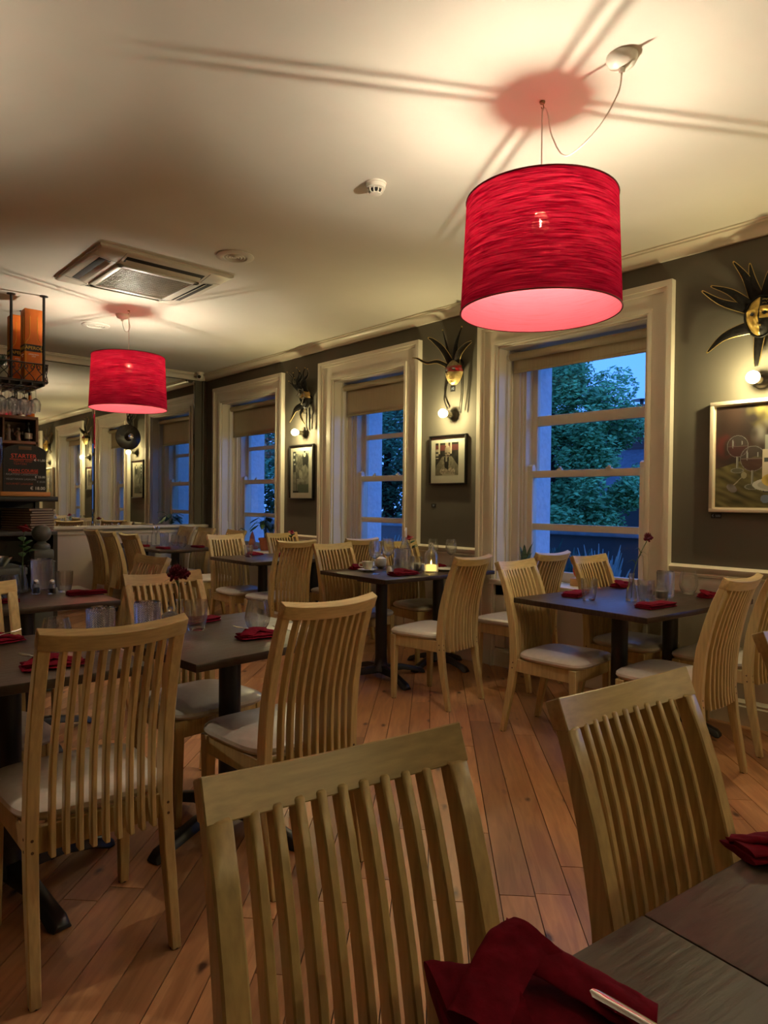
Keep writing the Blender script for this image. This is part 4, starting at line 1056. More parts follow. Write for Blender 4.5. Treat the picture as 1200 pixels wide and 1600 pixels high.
T_ = [
 (1.352, 2.45, .73, .75, 5, [(0, -.03)], 'dark square table with napkins and stemless glass behind the second left chair', 15),
 (.555, 2.53, .745, .75, -3, [(.02, -.03)], 'dark square table at the left edge under two cut glass tumblers', 10),
 (1.00, 3.985, .76, .74, -2, [(0, 0)], 'dark table behind the left front tables with salt, pepper and rose', 10),
 (3.29, 7.45, .66, 1.38, 0, [(0, -.36), (-.05, .36)], 'dark long table at the back beside the mirror wall', 0),
 (3.60, 5.43, 1.14, .74, 0, [(-.28, -.085), (.30, -.085, .76)], 'dark table below the far window with a small tumbler and rose', 5),
 (3.655, 3.775, 1.12, .78, -2, [(-.345, -.09, 1, 78), (.235, -.09, .78, 5)], 'dark table with candle bottle and cup in the middle of the room', 20),
 (3.625, 1.905, 1.10, .82, -4, [(-.26, -.08), (.27, -.07, .76)], 'dark table with single carnation by the near window', 5),
 (.444, .098, .720, .75, -7, [(0, -.02)], 'dark worn tabletop under the viewer at bottom centre', 10, WORN),
 (1.1597, .010, .720, .75, -7, [(0, -.02)], 'dark worn tabletop in the bottom right corner beyond the table seam', 10, WORN),
]
for t in T_: table(*t)

# ================================================================== TABLEWARE (tops at z = .76)
TZ = .7605
def gl_mesh(name, prof, seg=24, m=None): return MB().lathe(prof, seg).mesh(name, m or GLASS)
GM = {
 'tumbler': gl_mesh('tumbler', [(0, 0), (.030, 0), (.031, .004), (.040, .050), (.043, .112), (.0415, .112), (.0385, .05), (.029, .010), (0, .009)]),
 'stemless_glass': gl_mesh('stemless_glass', [(0, 0), (.028, 0), (.030, .003), (.046, .030), (.052, .055), (.047, .092), (.039, .128), (.0378, .128), (.0457, .092), (.0505, .055), (.0445, .031), (.028, .007), (0, .006)]),
 'small_glass': gl_mesh('small_glass', [(0, 0), (.027, 0), (.032, .075), (.0305, .075), (.026, .008), (0, .008)]),
 'bowl': gl_mesh('glass_bowl', [(.004, .102), (.012, .106), (.034, .125), (.044, .155), (.042, .19), (.035, .225), (.0338, .225), (.0408, .19), (.0427, .155), (.033, .127), (.010, .109), (0, .108)]),
 'stem': gl_mesh('glass_stem', [(.0045, .008), (.0035, .02), (.0035, .09), (.006, .104), (0, .108)], 10),
 'base': gl_mesh('glass_foot', [(0, 0), (.036, 0), (.036, .002), (.012, .006), (.0045, .009), (0, .009)]),
}
def cut_mesh(r, h, rows=9, seg=36):
    def fn(u, v):
        a = 2*PI*u; z = v*h
        p = seg/2*u; q = v*rows
        d = max(abs(((p+q) % 1)-.5), abs(((p-q) % 1)-.5))
        rr = r*(.93+.07*v)+(.0035*(1-2*abs(d-.25)*2) if .06 < v < .97 else .001)
        return (rr*math.cos(a), rr*math.sin(a), z)
    b = MB().grid(fn, seg*4, rows*4).lathe([(0, .008), (r*.86, .008), (r*.92, h)], seg).lathe([(0, 0), (r*.93, 0)], seg)
    me = b.mesh('cut_glass', CUT, False); return me
GM['cut'] = cut_mesh(.046, .15)
def glass(kind, x, y, label, z=TZ, group=None, s=1.0, cat='glass'):
    o = link(kind, GM[kind if kind in GM else 'cut'], None, (x, y, z)); o.scale = (s, s, s)
    return tag(o, label, cat, group)
def wine_glass(x, y, z, label, group=None, flip=False, s=1.0):
    r = thing('wine_glass', label, 'glass', (x, y, z), 0, group); r.scale = (s, s, s)
    for n, k in (('bowl', 'bowl'), ('stem', 'stem'), ('foot', 'base')):
        link(n, GM[k], r)
    if flip: r.rotation_euler = (PI, 0, 0)
    return r
# napkins -----------------------------------------------------------
def flat_napkin_mesh(L, W_, sd):
    rr = random.Random(sd); b = MB()
    for k, (dz, sh, ln) in enumerate(((.0, 0, 1), (.0065, .004, .985), (.0125, -.003, .97))):
        def fn(u, v, dz=dz, sh=sh, ln=ln):
            a = 2*PI*v; e = .35
            cy = math.copysign(abs(math.cos(a))**e, math.cos(a)); cz = math.copysign(abs(math.sin(a))**.8, math.sin(a))
            x = lerp(-L/2, L/2, u)*ln
            w = .0012*noise.noise(Vector((x*30, cy*2, sd+dz*90)))
            return (x, cy*(W_/2)*(1-.03*k)+sh+w*2, .0036+dz+cz*.0034+(w+.002*noise.noise(Vector((x*14, cy, sd))))*(.3+k*.5))
        b.grid(fn, 18, 18)
        for s in (-1, 1): b.box((s*L/2*ln, sh, .0036+dz), (.003, W_*.92, .005), bevel=.001)
    # turned-over corner flap
    def fl(u, v):
        x = lerp(-L*.48, L*.10-L*.18*v, u); y = lerp(-W_*.46, W_*.46, v)
        return (x, y, .0205+.0035*math.sin(u*PI)+.0012*noise.noise(Vector((x*40, y*40, sd))))
    b.grid(fl, 12, 8)
    return b.mesh('napkin', RED_CLOTH)
def ribbon_mesh(bands, sd):
    """folded cloth: soft flattened tubes"""
    b = MB()
    for pts, w, t in bands:
        c = curve(pts, 8); n = len(c)
        rs = [w*(.72+.28*min(1, 6*min(i, n-1-i)/n+.15))*(1+.06*noise.noise(Vector((i*.5, sd, 0)))) for i in range(n)]
        b.tube(c, rs, 16, (1, t/w), True, side=(0, 0, 1))
    me = b.mesh('napkin', RED_CLOTH)
    for v in me.vertices:
        k = noise.noise(v.co*38+Vector((sd, 0, 0)))*.0022+noise.noise(v.co*90+Vector((0, sd, 0)))*.0010
        v.co += Vector((k, k*.5, k))
        if v.co.z < .0004: v.co.z = .0004
    return me
def cloth_fold_mesh(folds, sd):
    """folded cloth: each fold is a padded sheet between two rails, with a rolled edge along its first rail"""
    b = MB()
    for A, Bq, thick in folds:
        A, Bq = curve(A, 8), curve(Bq, 8); n = len(A)-1
        def fn(u, v):
            i = min(n-1, int(u*n)); t = u*n-i
            p = A[i].lerp(A[i+1], t); q = Bq[i].lerp(Bq[i+1], t)
            up = Vector((0, 0, 1)); a = v*2*PI
            w = .5-.5*math.cos(a); c = p.lerp(q, w)
            th = thick*(math.sin(a))*(.55+.45*math.cos(a*.5)**2)
            k = noise.noise(c*42+Vector((sd, 0, 0)))*.0024+noise.noise(c*95)*.0011
            c = c+up*(th+k); c.z = max(c.z, .0006); return c
        b.grid(fn, 40, 36)
        for uu in (0, 1):
            pts = [fn(uu, k/18) for k in range(19)]; cen = sum(pts, Vector())/19; t = bmesh.new(); vs = [t.verts.new(p) for p in pts[:-1]]; cv = t.verts.new(cen)
            for k in range(18): t.faces.new((vs[k], vs[(k+1) % 18], cv))
            b._merge(t)
    return b.mesh('napkin', RED_CLOTH)
NAP = {'flat': flat_napkin_mesh(.19, .085, 1), 'flat2': flat_napkin_mesh(.17, .075, 2),
       'pocket': cloth_fold_mesh([
        ([(-.090, .042, .008), (.0, .044, .009), (.092, .036, .008)], [(-.086, -.040, .007), (.0, -.044, .008), (.094, -.040, .007)], .007),
        ([(-.088, .036, .018), (.0, .040, .020), (.088, .030, .016)], [(-.060, -.036, .014), (.0, -.038, .016), (.088, -.034, .014)], .007),
        ([(-.092, -.020, .020), (-.050, .030, .034), (.0, .042, .038)], [(-.040, -.036, .018), (.0, -.004, .030), (.045, .022, .030)], .006),
        ([(-.006, .044, .038), (.045, .018, .028), (.094, -.018, .016)], [(-.020, .014, .032), (.025, -.014, .024), (.072, -.040, .014)], .006)], 5)}
def napkin(kind, x, y, rz, label, z=TZ, s=1.0):
    o = link('napkin', NAP[kind], None, (x, y, z), math.radians(rz)); o.scale = (s, s, s)
    return tag(o, label, 'napkin', 'burgundy napkins')
def fork_mesh():
    b = MB().tube([(-.10, 0, .004), (-.04, 0, .004), (.03, 0, .006), (.045, 0, .006)], [.006, .0045, .003, .003], 8, (1, .45), True, side=(0, 0, 1))
    b.box((.054, 0, .006), (.022, .021, .0024), bevel=.001)
    for k in range(4): b.tube([(.063, (k-1.5)*.006, .006), (.082, (k-1.5)*.006, .0045), (.098, (k-1.5)*.006, .007)], [.0018, .0016, .0009], 6)
    return b.mesh('fork', STEEL)
FORK = fork_mesh()
KNIFE = MB().tube([(-.10, 0, .005), (-.06, 0, .005), (.0, 0, .005)], [.0085, .0075, .006], 10, (1, .6), True, side=(0, 0, 1)).sweep([[(.0, -.006, .004), (.0, .006, .004), (.0, .006, .006), (.0, -.006, .006)], [(.08, -.009, .004), (.08, .008, .004), (.08, .008, .0055), (.08, -.009, .0055)], [(.115, -.001, .004), (.115, .008, .004), (.115, .008, .0055), (.115, -.001, .0055)]], .0008).mesh('knife', STEEL)
def cutlery(me, name, x, y, z, rz, label, tilt=0.0):
    o = link(name, me, None, (x, y, z)); o.rotation_euler = (0, -tilt, math.radians(rz)); return tag(o, label, name)

# flowers -------------------------------------------------------------
def flower(kind, x, y, label, h, lean, z=TZ, vase_h=.15, leaves=2, sd=0, vr=1.0, extra=()):
    rr = random.Random(sd)
    r = thing('bud_vase', label, 'vase', (x, y, z))
    k = vase_h/.15*1.0
    MB().lathe([(0, 0), (.027*vr, 0), (.029*vr, .006), (.027*vr, .05*k), (.016*vr, .10*k), (.013*vr, .135*k), (.017*vr, .15*k), (.0158*vr, .15*k), (.0118*vr, .134*k), (.0145*vr, .10*k), (.0255*vr, .05*k), (.025*vr, .012), (0, .010)], 22).obj('vase', GLASS, r)
    top = Vector((lean[0], lean[1], h))
    st = curve([(0, 0, .015), (lean[0]*.12, lean[1]*.12, vase_h), (lean[0]*.45, lean[1]*.45, lerp(vase_h, h, .5)), tuple(top)], 6)
    s = MB().tube(st, [.0022]*len(st), 6).obj('flower_stem', STEM, r)
    for i in range(leaves):
        a = rr.uniform(0, 2*PI); z0 = lerp(vase_h, h, .15+.5*i/max(1, leaves)); b = st[min(len(st)-1, int(len(st)*z0/h))]
        if kind == 'rose':
            L = .055
            def lf(u, v, a=a, b=b):
                w = .021*math.sin(PI*min(.98, u*.95+.03))**.8*(v-.5)*2; d = Vector((math.cos(a), math.sin(a), 0)); n = Vector((-d.y, d.x, 0))
                return b+d*(.01+u*L)+n*w+Vector((0, 0, .02*math.sin(u*2.2)-.010*abs(v-.5)))
            MB().grid(lf, 8, 4).obj('leaf', LEAF, r)
        else:
            d = Vector((math.cos(a), math.sin(a), 0))
            MB().tube(curve([b, b+d*.03+Vector((0, 0, .025)), b+d*.075+Vector((0, 0, .012))], 6), [.0032*(1-abs(i/12-.35)) for i in range(13)], 5, (1, .3)).obj('leaf', STEM, r)
    bl = MB()
    if kind == 'rose':
        for L in range(4):
            n = 3+L
            for i in range(n):
                a = 2*PI*i/n+L*.7; R = .006+.0065*L
                def pf(u, v, a=a, R=R, L=L):
                    an = a+(u-.5)*2*PI/n_[0]*1.25; rad = R*(.55+.75*v**1.5)+.002*L*v; zz = -.012+v*(.036-.003*L)-(.006*L*v**4)
                    return Vector((rad*math.cos(an), rad*math.sin(an), zz))
                n_ = [n]
                bl.grid(lambda u, v: pf(u, v), 6, 5)
        bl.sphere((0, 0, -.012), .009, 8)
        o = bl.obj('bloom', PETAL, r)
    else:
        for L in range(5):
            n = 9
            def pf(u, v, L=L):
                a = 2*PI*u; rad = v*(.026-.0035*L); ruff = math.sin(a*n+L)*.005*v**2
                return Vector(((rad+ruff*.4)*math.cos(a), (rad+ruff*.4)*math.sin(a), -.004+L*.0055+.010*v**2*(1 if L > 1 else .2)+ruff))
            bl.grid(pf, 45, 5)
        bl.lathe([(0, -.024), (.005, -.022), (.007, -.006), (0, -.002)], 8)
        o = bl.obj('bloom', PETAL2, r)
    o.location = top; o.rotation_euler = (rr.uniform(-.3, .3), .35, rr.uniform(0, 6))
    for e in extra:
        q = link('bloom', o.data, r, top+Vector(e)); q.rotation_euler = (rr.uniform(-.6, .6), rr.uniform(-.6, .6), rr.uniform(0, 6))
        MB().tube([st[-4], st[-3]+Vector(e)*.4, top+Vector(e)], .0018, 5).obj('flower_stem', STEM, r)
    return r
def shaker(x, y, label, dark, z=TZ):
    r = thing('shaker', label, 'shaker', (x, y, z), 0, 'salt and pepper shakers')
    MB().lathe([(0, 0), (.019, 0), (.021, .004), (.019, .05), (.014, .058), (.0128, .058), (.0175, .05), (.019, .006), (0, .005)], 12).obj('glass_body', CUT, r)
    MB().lathe([(0, .006), (.0165, .006), (.0165, .03 if dark else .036), (0, .032)], 12).obj('contents', mat('peppercorns', (.04, .022, .014), .9, var=.6, scale=90) if dark else mat('salt', (.75, .74, .72), .9), r)
    MB().lathe([(.0148, .056), (.0155, .066), (.013, .076), (.006, .082), (0, .084)], 12).obj('cap', CHROME, r)

# --- nearest tables
napkin_near = cloth_fold_mesh([
    ([(-.115, .060, .012), (-.02, .050, .014), (.10, .028, .010)], [(-.105, -.050, .010), (-.02, -.055, .012), (.10, -.075, .008)], .009),
    ([(-.118, .050, .026), (-.075, .040, .030), (-.030, .030, .034)], [(-.100, -.035, .018), (-.06, -.045, .020), (-.020, -.058, .020)], .012),
    ([(-.105, -.028, .030), (-.048, .052, .052), (-.012, .074, .058)], [(-.055, -.062, .022), (-.008, .006, .040), (.034, .030, .044)], .009),
    ([(-.018, .076, .056), (.045, .035, .038), (.118, -.018, .020)], [(-.034, .030, .044), (.022, -.012, .032), (.092, -.066, .016)], .008)], 3)
o = link('napkin', napkin_near, None, (.597, .410, TZ), math.radians(-38)); tag(o, 'burgundy napkin folded around cutlery on the corner of the foreground table', 'napkin', 'burgundy napkins')
cutlery(KNIFE, 'knife', .628, .288, TZ+.030, -92, 'steel knife handle inside the foreground napkin', .06)
napkin('pocket', 1.17, .352, 150, 'burgundy napkin at the right edge of the bottom right tabletop', s=1.0)
# --- left front tables
napkin('pocket', 1.405, 2.285, -8, 'burgundy napkin with fork beside the second left chair', s=.95)
cutlery(FORK, 'fork', 1.405, 2.298, TZ+.022, 160, 'steel fork resting on the napkin by the stemless glass', .22)
glass('stemless_glass', 1.468, 2.40, 'round stemless wine glass by the fork napkin')
glass('tumbler', 1.292, 2.585, 'clear tumbler in front of the far left napkin', s=1.08)
napkin('flat2', 1.385, 2.735, 12, 'burgundy napkin behind the clear tumbler on the left front table')
flower('carnation', 1.255, 2.665, 'bud vase of dark carnations on the left front table', .235, (-.01, .0), vase_h=.12, sd=3, extra=((.022, -.02, -.012), (-.024, -.012, -.016), (.0, .022, -.01)))
r = thing('sugar_jar', 'small crystal jar with faceted lid before the carnation', 'jar', (1.185, 2.60, TZ))
link('jar_body', cut_mesh(.034, .055, 4, 16), r)
MB().lathe([(.036, .056), (.034, .070), (.02, .082), (.008, .086), (.012, .094), (.009, .104), (0, .106)], 10).obj('lid', CUT, r)
glass('cut_glass_tumbler', 1.045, 2.49, 'tall diamond cut glass on the second left table, right one', s=1.0)
glass('cut_glass_tumbler', .862, 2.46, 'tall diamond cut glass near the table gap, left one', s=1.0)
glass('stemless_glass', .716, 2.465, 'round stemless glass behind the nearest left chair', s=1.0)
napkin('pocket', .655, 2.295, -6, 'burgundy napkin with fork seen through the nearest left chair back', s=1.0)
cutlery(FORK, 'fork', .655, 2.305, TZ+.022, 162, 'steel fork on the napkin behind the nearest left chair', .22)
napkin('pocket', .60, 2.79, 8, 'burgundy napkin with fork at the left edge of the picture', s=1.0)
cutlery(FORK, 'fork', .590, 2.785, TZ+.022, -10, 'steel fork on the napkin at the left edge', .22)
glass('cut_glass_tumbler', .42, 2.55, 'cut glass outside the left edge of view')
shaker(1.10, 2.66, 'clear glass salt shaker beside the crystal jar', False)
menu_m = mat('ivory_menu_paper', (.70, .66, .54), .8)
tag(MB().box((0, 0, .0012), (.10, .20, .0016)).obj('menu_card', menu_m, None, (1.63, 2.36, TZ)), 'ivory menu card behind the second left chair back', 'menu')
# --- second left table
glass('cut_glass_tumbler', 1.16, 4.27, 'frosted tall cut glass before the newel post', s=1.2)
shaker(1.085, 4.10, 'cut glass salt shaker on the second left table', False)
shaker(1.155, 4.055, 'cut glass pepper shaker on the second left table', True)
glass('tumbler', 1.235, 4.10, 'clear tumbler beside the folded napkin on the second left table', s=1.05)
napkin('flat', 1.30, 3.93, -4, 'flat folded burgundy napkin at the right of the second left table', s=1.05)
napkin('flat', .84, 3.86, 0, 'flat folded burgundy napkin at the left end of the second left table')
glass('stemless_glass', .925, 3.98, 'stemless glass left of the salt shaker')
flower('rose', 1.05, 4.24, 'red rose in a bud vase before the newel post', .36, (.01, .0), vase_h=.15, leaves=6, sd=8)
# --- back table
napkin('flat2', 3.05, 7.83, 90, 'burgundy napkin at the far left of the back table', s=1.0)
napkin('flat2', 3.07, 7.42, 90, 'burgundy napkin at the left middle of the back table', s=1.0)
napkin('flat', 3.10, 6.98, 92, 'burgundy napkin at the near left corner of the back table', s=1.0)
napkin('flat', 3.50, 6.98, 88, 'burgundy napkin at the near right of the back table')
napkin('flat2', 3.50, 7.50, 88, 'burgundy napkin at the right middle of the back table')
def small_bottle(x, y, label):
    r = thing('glass_bottle', label, 'bottle', (x, y, TZ), 0, 'oil bottles on the back table')
    MB().lathe([(0, 0), (.028, 0), (.030, .01), (.030, .11), (.014, .15), (.013, .19), (.0118, .19), (.0125, .15), (.0285, .11), (.0285, .012), (0, .012)], 18).obj('bottle_body', GLASS, r)
    MB().lathe([(.0145, .185), (.0145, .20), (.011, .215), (0, .215)], 12).obj('stopper', CHROME, r)
small_bottle(3.27, 7.62, 'left of two small glass bottles on the back table')
small_bottle(3.34, 7.66, 'right of two small glass bottles on the back table')
glass('tumbler', 3.24, 7.28, 'clear tumbler at the middle of the back table'); glass('stemless_glass', 3.36, 7.08, 'stemless glass at the near right of the back table')
glass('tumbler', 3.18, 7.66, 'clear tumbler behind the left napkin on the back table'); glass('cut_glass_tumbler', 3.30, 7.40, 'cut glass at the centre of the back table')
glass('stemless_glass', 3.40, 7.34, 'stemless glass beside the cut glass on the back table')
# --- third table
napkin('pocket', 3.42, 5.66, 10, 'burgundy napkin behind the small tumbler under the far window')
glass('tumbler', 3.30, 5.56, 'clear tumbler on the third table before the yellow lit chair')
napkin('pocket', 3.58, 5.38, 0, 'burgundy napkin beside the golden lit chair back')
napkin('flat2', 3.95, 5.66, 0, 'burgundy napkin near the sill on the third table')
flower('rose', 3.80, 5.60, 'single rose in a bud vase under the far window', .215, (.01, 0), vase_h=.13, leaves=2, sd=5)
glass('stemless_glass', 3.86, 5.36, 'stemless glass beside the rose under the far window')
# --- candle table
napkin('pocket', 3.42, 4.10, 20, 'burgundy napkin behind the coffee cup')
r = thing('coffee_cup', 'white coffee cup on the candle table', 'cup', (3.37, 3.93, TZ+.013))
MB().lathe([(0, .0), (.024, 0), (.026, .004), (.040, .03), (.045, .062), (.043, .062), (.038, .03), (.022, .008), (0, .007)], 26).obj('cup_body', CERAMIC, r)
MB().tube(curve([(-.040, .012, .052), (-.064, .02, .050), (-.066, .02, .03), (-.040, .012, .020)], 6), .004, 8).obj('handle', CERAMIC, r)
tag(MB().lathe([(0, 0), (.03, 0), (.032, .004), (.07, .012), (.074, .015), (.070, .015), (.03, .008), (0, .008)], 30).obj('saucer', CERAMIC, None, (3.37, 3.93, TZ)), 'white saucer under the coffee cup', 'saucer')
wine_glass(3.265, 3.725, TZ, 'large wine glass at the front left of the candle table', s=1.08)
wine_glass(3.46, 3.80, TZ, 'second large wine glass behind the first on the candle table', s=1.12)
tag(MB().lathe([(0, 0), (.02, 0), (.045, .02), (.05, .05), (.045, .078), (.02, .09), (0, .092)], 18).obj('milk_jug', CERAMIC, None, (3.60, 4.04, TZ)), 'round white lidded pot behind the wine glasses', 'pot')
napkin('pocket', 3.385, 3.545, -4, 'burgundy napkin at the front edge of the candle table', s=1.25)
tag(MB().lathe([(0, 0), (.022, 0), (.024, .01), (.021, .035), (.012, .05), (0, .052)], 16).obj('salt_pot', CERAMIC, None, (3.40, 3.715, TZ)), 'small white salt pot by the front napkin', 'pot')
glass('tumbler', 3.475, 3.70, 'clear tumbler left of the tall bottle'); glass('small_glass', 3.535, 3.645, 'small clear glass behind the front napkin', s=1.1); glass('tumbler', 3.685, 3.715, 'clear tumbler right before the tall bottle')
r = thing('water_bottle', 'tall clear swing neck water bottle on the candle table', 'bottle', (3.665, 3.83, TZ))
MB().lathe([(0, 0), (.038, 0), (.040, .01), (.040, .17), (.016, .24), (.014, .30), (.0125, .30), (.0145, .24), (.0385, .168), (.0385, .012), (0, .01)], 22).obj('bottle_body', GLASS, r)
MB().lathe([(.0152, .255), (.0165, .26), (.0165, .322), (.013, .33), (0, .33)], 14).obj('neck_sleeve', CERAMIC, r)
MB().lathe([(0, .012), (.037, .012), (.037, .12), (0, .12)], 20).obj('water', glassy('still_water', tint=(.92, .95, .95), base=.01, ior=1.33), r)
glass('cut_glass_tumbler', 3.575, 3.77, 'ribbed tall glass in front of the water bottle', s=1.15)
glass('cut_glass_tumbler', 3.76, 3.93, 'ribbed glass right of the water bottle', s=1.05)
flower('rose', 3.88, 3.98, 'red rose with green leaves in a vase by the candle', .235, (-.015, .01), vase_h=.11, leaves=5, sd=6)
r = thing('sugar_bowl', 'white ribbed sugar bowl beside the rose', 'bowl', (3.76, 3.76, TZ))
MB().lathe([(0, 0), (.036, 0), (.045, .012), (.047, .048), (.044, .05), (.042, .014), (0, .010)], 24).obj('bowl_body', CERAMIC, r)
MB().lathe([(0, .03), (.043, .034), (.02, .044), (0, .046)], 16).obj('sugar', mat('sugar_packets', (.75, .72, .66), .9, var=.2, scale=60), r)
r = thing('candle_bottle', 'clear stoppered bottle with a lit candle inside', 'candle', (3.715, 3.59, TZ))
MB().lathe([(0, 0), (.050, 0), (.054, .008), (.054, .12), (.044, .15), (.020, .175), (.017, .195), (.022, .20), (.0205, .20), (.0155, .195), (.0185, .175), (.043, .148), (.0525, .118), (.0525, .010), (0, .008)], 28).obj('bottle_body', GLASS, r)
MB().sphere((0, 0, .212), .019, 12, (1, 1, .7)).cyl((0, 0, .185), (0, 0, .21), .013).obj('stopper', GLASS, r)
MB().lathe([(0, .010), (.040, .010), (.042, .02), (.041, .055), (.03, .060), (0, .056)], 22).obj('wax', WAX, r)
MB().lathe([(0, .060), (.0045, .066), (.005, .072), (.002, .086), (0, .092)], 10).obj('flame', FLAME, r)
napkin('pocket', 3.98, 3.80, 5, 'burgundy napkin beyond the candle bottle on the window side', s=1.1)
napkin('pocket', 4.06, 3.535, 60, 'burgundy napkin spilling over the right end of the candle table', s=1.25)
tag(MB().lathe([(0, 0), (.05, 0), (.095, .012), (.10, .016), (.095, .017), (.05, .006), (0, .005)], 30).obj('side_plate', CERAMIC, None, (3.89, 3.60, TZ)), 'white side plate under the candle light', 'plate')
wine_glass(4.02, 3.665, TZ, 'wine glass at the window side right of the candle', s=1.05)
wine_glass(4.10, 3.94, TZ, 'wine glass by the window beyond the far napkin', s=1.0)
# --- near window table
napkin('flat', 3.46, 2.175, 14, 'flat burgundy napkin under the tumbler by the near window', s=1.15)
glass('tumbler', 3.36, 2.03, 'clear tumbler standing in front of the left napkin', s=1.05)
napkin('pocket', 4.05, 2.205, 5, 'burgundy napkin near the sill behind the carnation', s=1.1)
flower('carnation', 3.525, 1.868, 'single dark carnation leaning right in a slim glass vase', .345, (.075, -.055), vase_h=.15, leaves=4, sd=12)
glass('tumbler', 3.555, 1.80, 'clear glass right of the carnation vase', s=1.05)
shaker(3.80, 1.89, 'glass pepper shaker behind the tea light jar', True)
r = thing('tea_light_jar', 'small glass jar with white tea light', 'candle', (3.69, 1.775, TZ))
MB().lathe([(0, 0), (.034, 0), (.036, .006), (.036, .055), (.024, .075), (.018, .085), (.024, .10), (.0225, .10), (.0165, .085), (.0225, .075), (.0345, .054), (.0345, .010), (0, .008)], 20).obj('jar_body', GLASS, r)
MB().lathe([(0, .012), (.03, .012), (.03, .048), (0, .050)], 18).obj('candle', CERAMIC, r)
glass('cut_glass_tumbler', 3.81, 1.812, 'diamond cut glass beside the tea light jar', s=1.0)
glass('stemless_glass', 4.06, 1.79, 'large stemless glass below the dado rail', s=1.05)
napkin('flat', 3.405, 1.668, -6, 'flat burgundy napkin at the near edge of the near window table', s=1.2)
napkin('pocket', 4.02, 1.66, 10, 'burgundy napkin beside the curved chair back on the near window table', s=1.0)

# ================================================================== WINDOW SILL THINGS
SZ = SILL+.0005
r = thing('round_sign', 'orange disc sign with white script on a small wooden block', 'sign', (4.36, 2.70, SZ))
MB().box((0, 0, .028), (.06, .15, .055), bevel=.004).obj('block', mat('pale_block_wood', (.55, .30, .12), .5, stretch=(20, 2, 20)), r)
MB().lathe([(0, -.006), (.066, -.006), (.066, .006), (0, .006)], 32, (0, 0, .116), Matrix.Rotation(PI/2, 4, 'Y')).obj('disc', mat('orange_disc', (.75, .10, .02), .45), r)
for s, zz in (('APEROL', .128), ('SPRITZ', .100)): text(s, .026, Matrix.Translation((-.0068, 0, zz)) @ FACE_NX, WHITEP, r)
def strap_plant(name, label, x, y, z, n, L, w, m, pot_r, pot_h, sd, potm=TERRA, spread=.35):
    rr = random.Random(sd); t = thing(name, label, 'plant', (x, y, z))
    MB().lathe([(0, 0), (pot_r*.72, 0), (pot_r*.95, pot_h*.82), (pot_r*1.08, pot_h*.82), (pot_r*1.1, pot_h), (pot_r*.95, pot_h), (pot_r*.9, pot_h*.9), (0, pot_h*.88)], 24).obj('pot', potm, t)
    for k in range(n):
        a = 2*PI*k/n+rr.uniform(-.3, .3); ln = L*rr.uniform(.6, 1.05); sp = ln*spread*rr.uniform(.3, 1)
        def lf(u, v, a=a, ln=ln, sp=sp):
            d = Vector((math.cos(a), math.sin(a), 0)); nn = Vector((-d.y, d.x, 0))
            return d*(.01+sp*u**1.6)+nn*(w*math.sin(PI*(.12+.86*u))**.8*(v-.5))+Vector((0, 0, pot_h*.85+ln*u-.12*ln*u**3))
        MB().grid(lf, 8, 2).obj('leaf', m, t)
strap_plant('snake_plant', 'snake plant in a dark pot on the near window sill, left corner', 4.36, 3.20, SZ, 11, .26, .036, mat('striped_snake_leaf', (.05, .10, .05), .45, var=.6, scale=14, stretch=(1, 1, 6)), .05, .08, 21, mat('dark_glazed_pot', (.05, .05, .05), .3))
def leafy_plant(name, label, x, y, z, n, h, sp, lw, ll, m, pot_r, pot_h, sd, potm):
    rr = random.Random(sd); t = thing(name, label, 'plant', (x, y, z))
    MB().lathe([(0, 0), (pot_r*.72, 0), (pot_r*.95, pot_h*.8), (pot_r*1.08, pot_h*.8), (pot_r*1.1, pot_h), (pot_r*.95, pot_h), (pot_r*.9, pot_h*.9), (0, pot_h*.88)], 24).obj('pot', potm, t)
    st = MB()
    for k in range(n):
        a = rr.uniform(0, 2*PI); q = sp*rr.uniform(.25, 1); hh = h*rr.uniform(.45, 1)
        e = Vector((q*math.cos(a), q*math.sin(a), pot_h+hh)); st.tube(curve([(0, 0, pot_h*.8), (q*.3*math.cos(a), q*.3*math.sin(a), pot_h+hh*.7), e], 4), .0022, 5)
        tl = rr.uniform(-.9, .3); d = Vector((math.cos(a), math.sin(a), tl)).normalized(); nn = Vector((-math.sin(a), math.cos(a), 0))
        def lf(u, v, e=e, d=d, nn=nn):
            return e+d*(u*ll)+nn*(lw*math.sin(PI*min(1, .03+u*.97))**.75*(v-.5))+Vector((0, 0, -.03*u*u-.012*abs(v-.5)))
        MB().grid(lf, 7, 4).obj('leaf', m, t)
    st.obj('stems', STEM, t)
leafy_plant('peace_lily', 'broad leaved plant in a terracotta pot on the far window sill', 4.37, 6.98, SZ, 22, .26, .12, .07, .12, LEAF, .075, .15, 31, TERRA)
leafy_plant('small_pot_plant', 'small dark leaved plant at the left of the far window sill', 4.36, 7.62, SZ, 16, .16, .07, .045, .06, LEAF, .05, .09, 32, mat('dark_glazed_pot', (.05, .05, .05), .3))
r = thing('garden_gnome', 'small reddish cone figure on the far window sill', 'figurine', (4.36, 7.26, SZ))
MB().box((0, 0, .02), (.09, .13, .04), bevel=.008).obj('plinth', TERRA, r)
MB().lathe([(0, .04), (.042, .04), (.045, .07), (.036, .11), (.030, .13), (0, .13)], 16).obj('body', TERRA, r)
MB().lathe([(.032, .128), (.026, .16), (.012, .20), (0, .225)], 14).obj('hat', mat('dull_red_glaze', (.36, .08, .05), .5), r)
r = thing('bird_figurine', 'small brown bird figure on the middle window sill', 'figurine', (4.36, 5.33, SZ))
br = mat('brown_glaze', (.13, .07, .045), .5)
MB().sphere((0, 0, .165), .04, 14, (.8, 1.3, .8)).lathe([(0, 0), (.03, 0), (.018, .02), (.014, .13), (0, .14)], 12).obj('body', br, r)
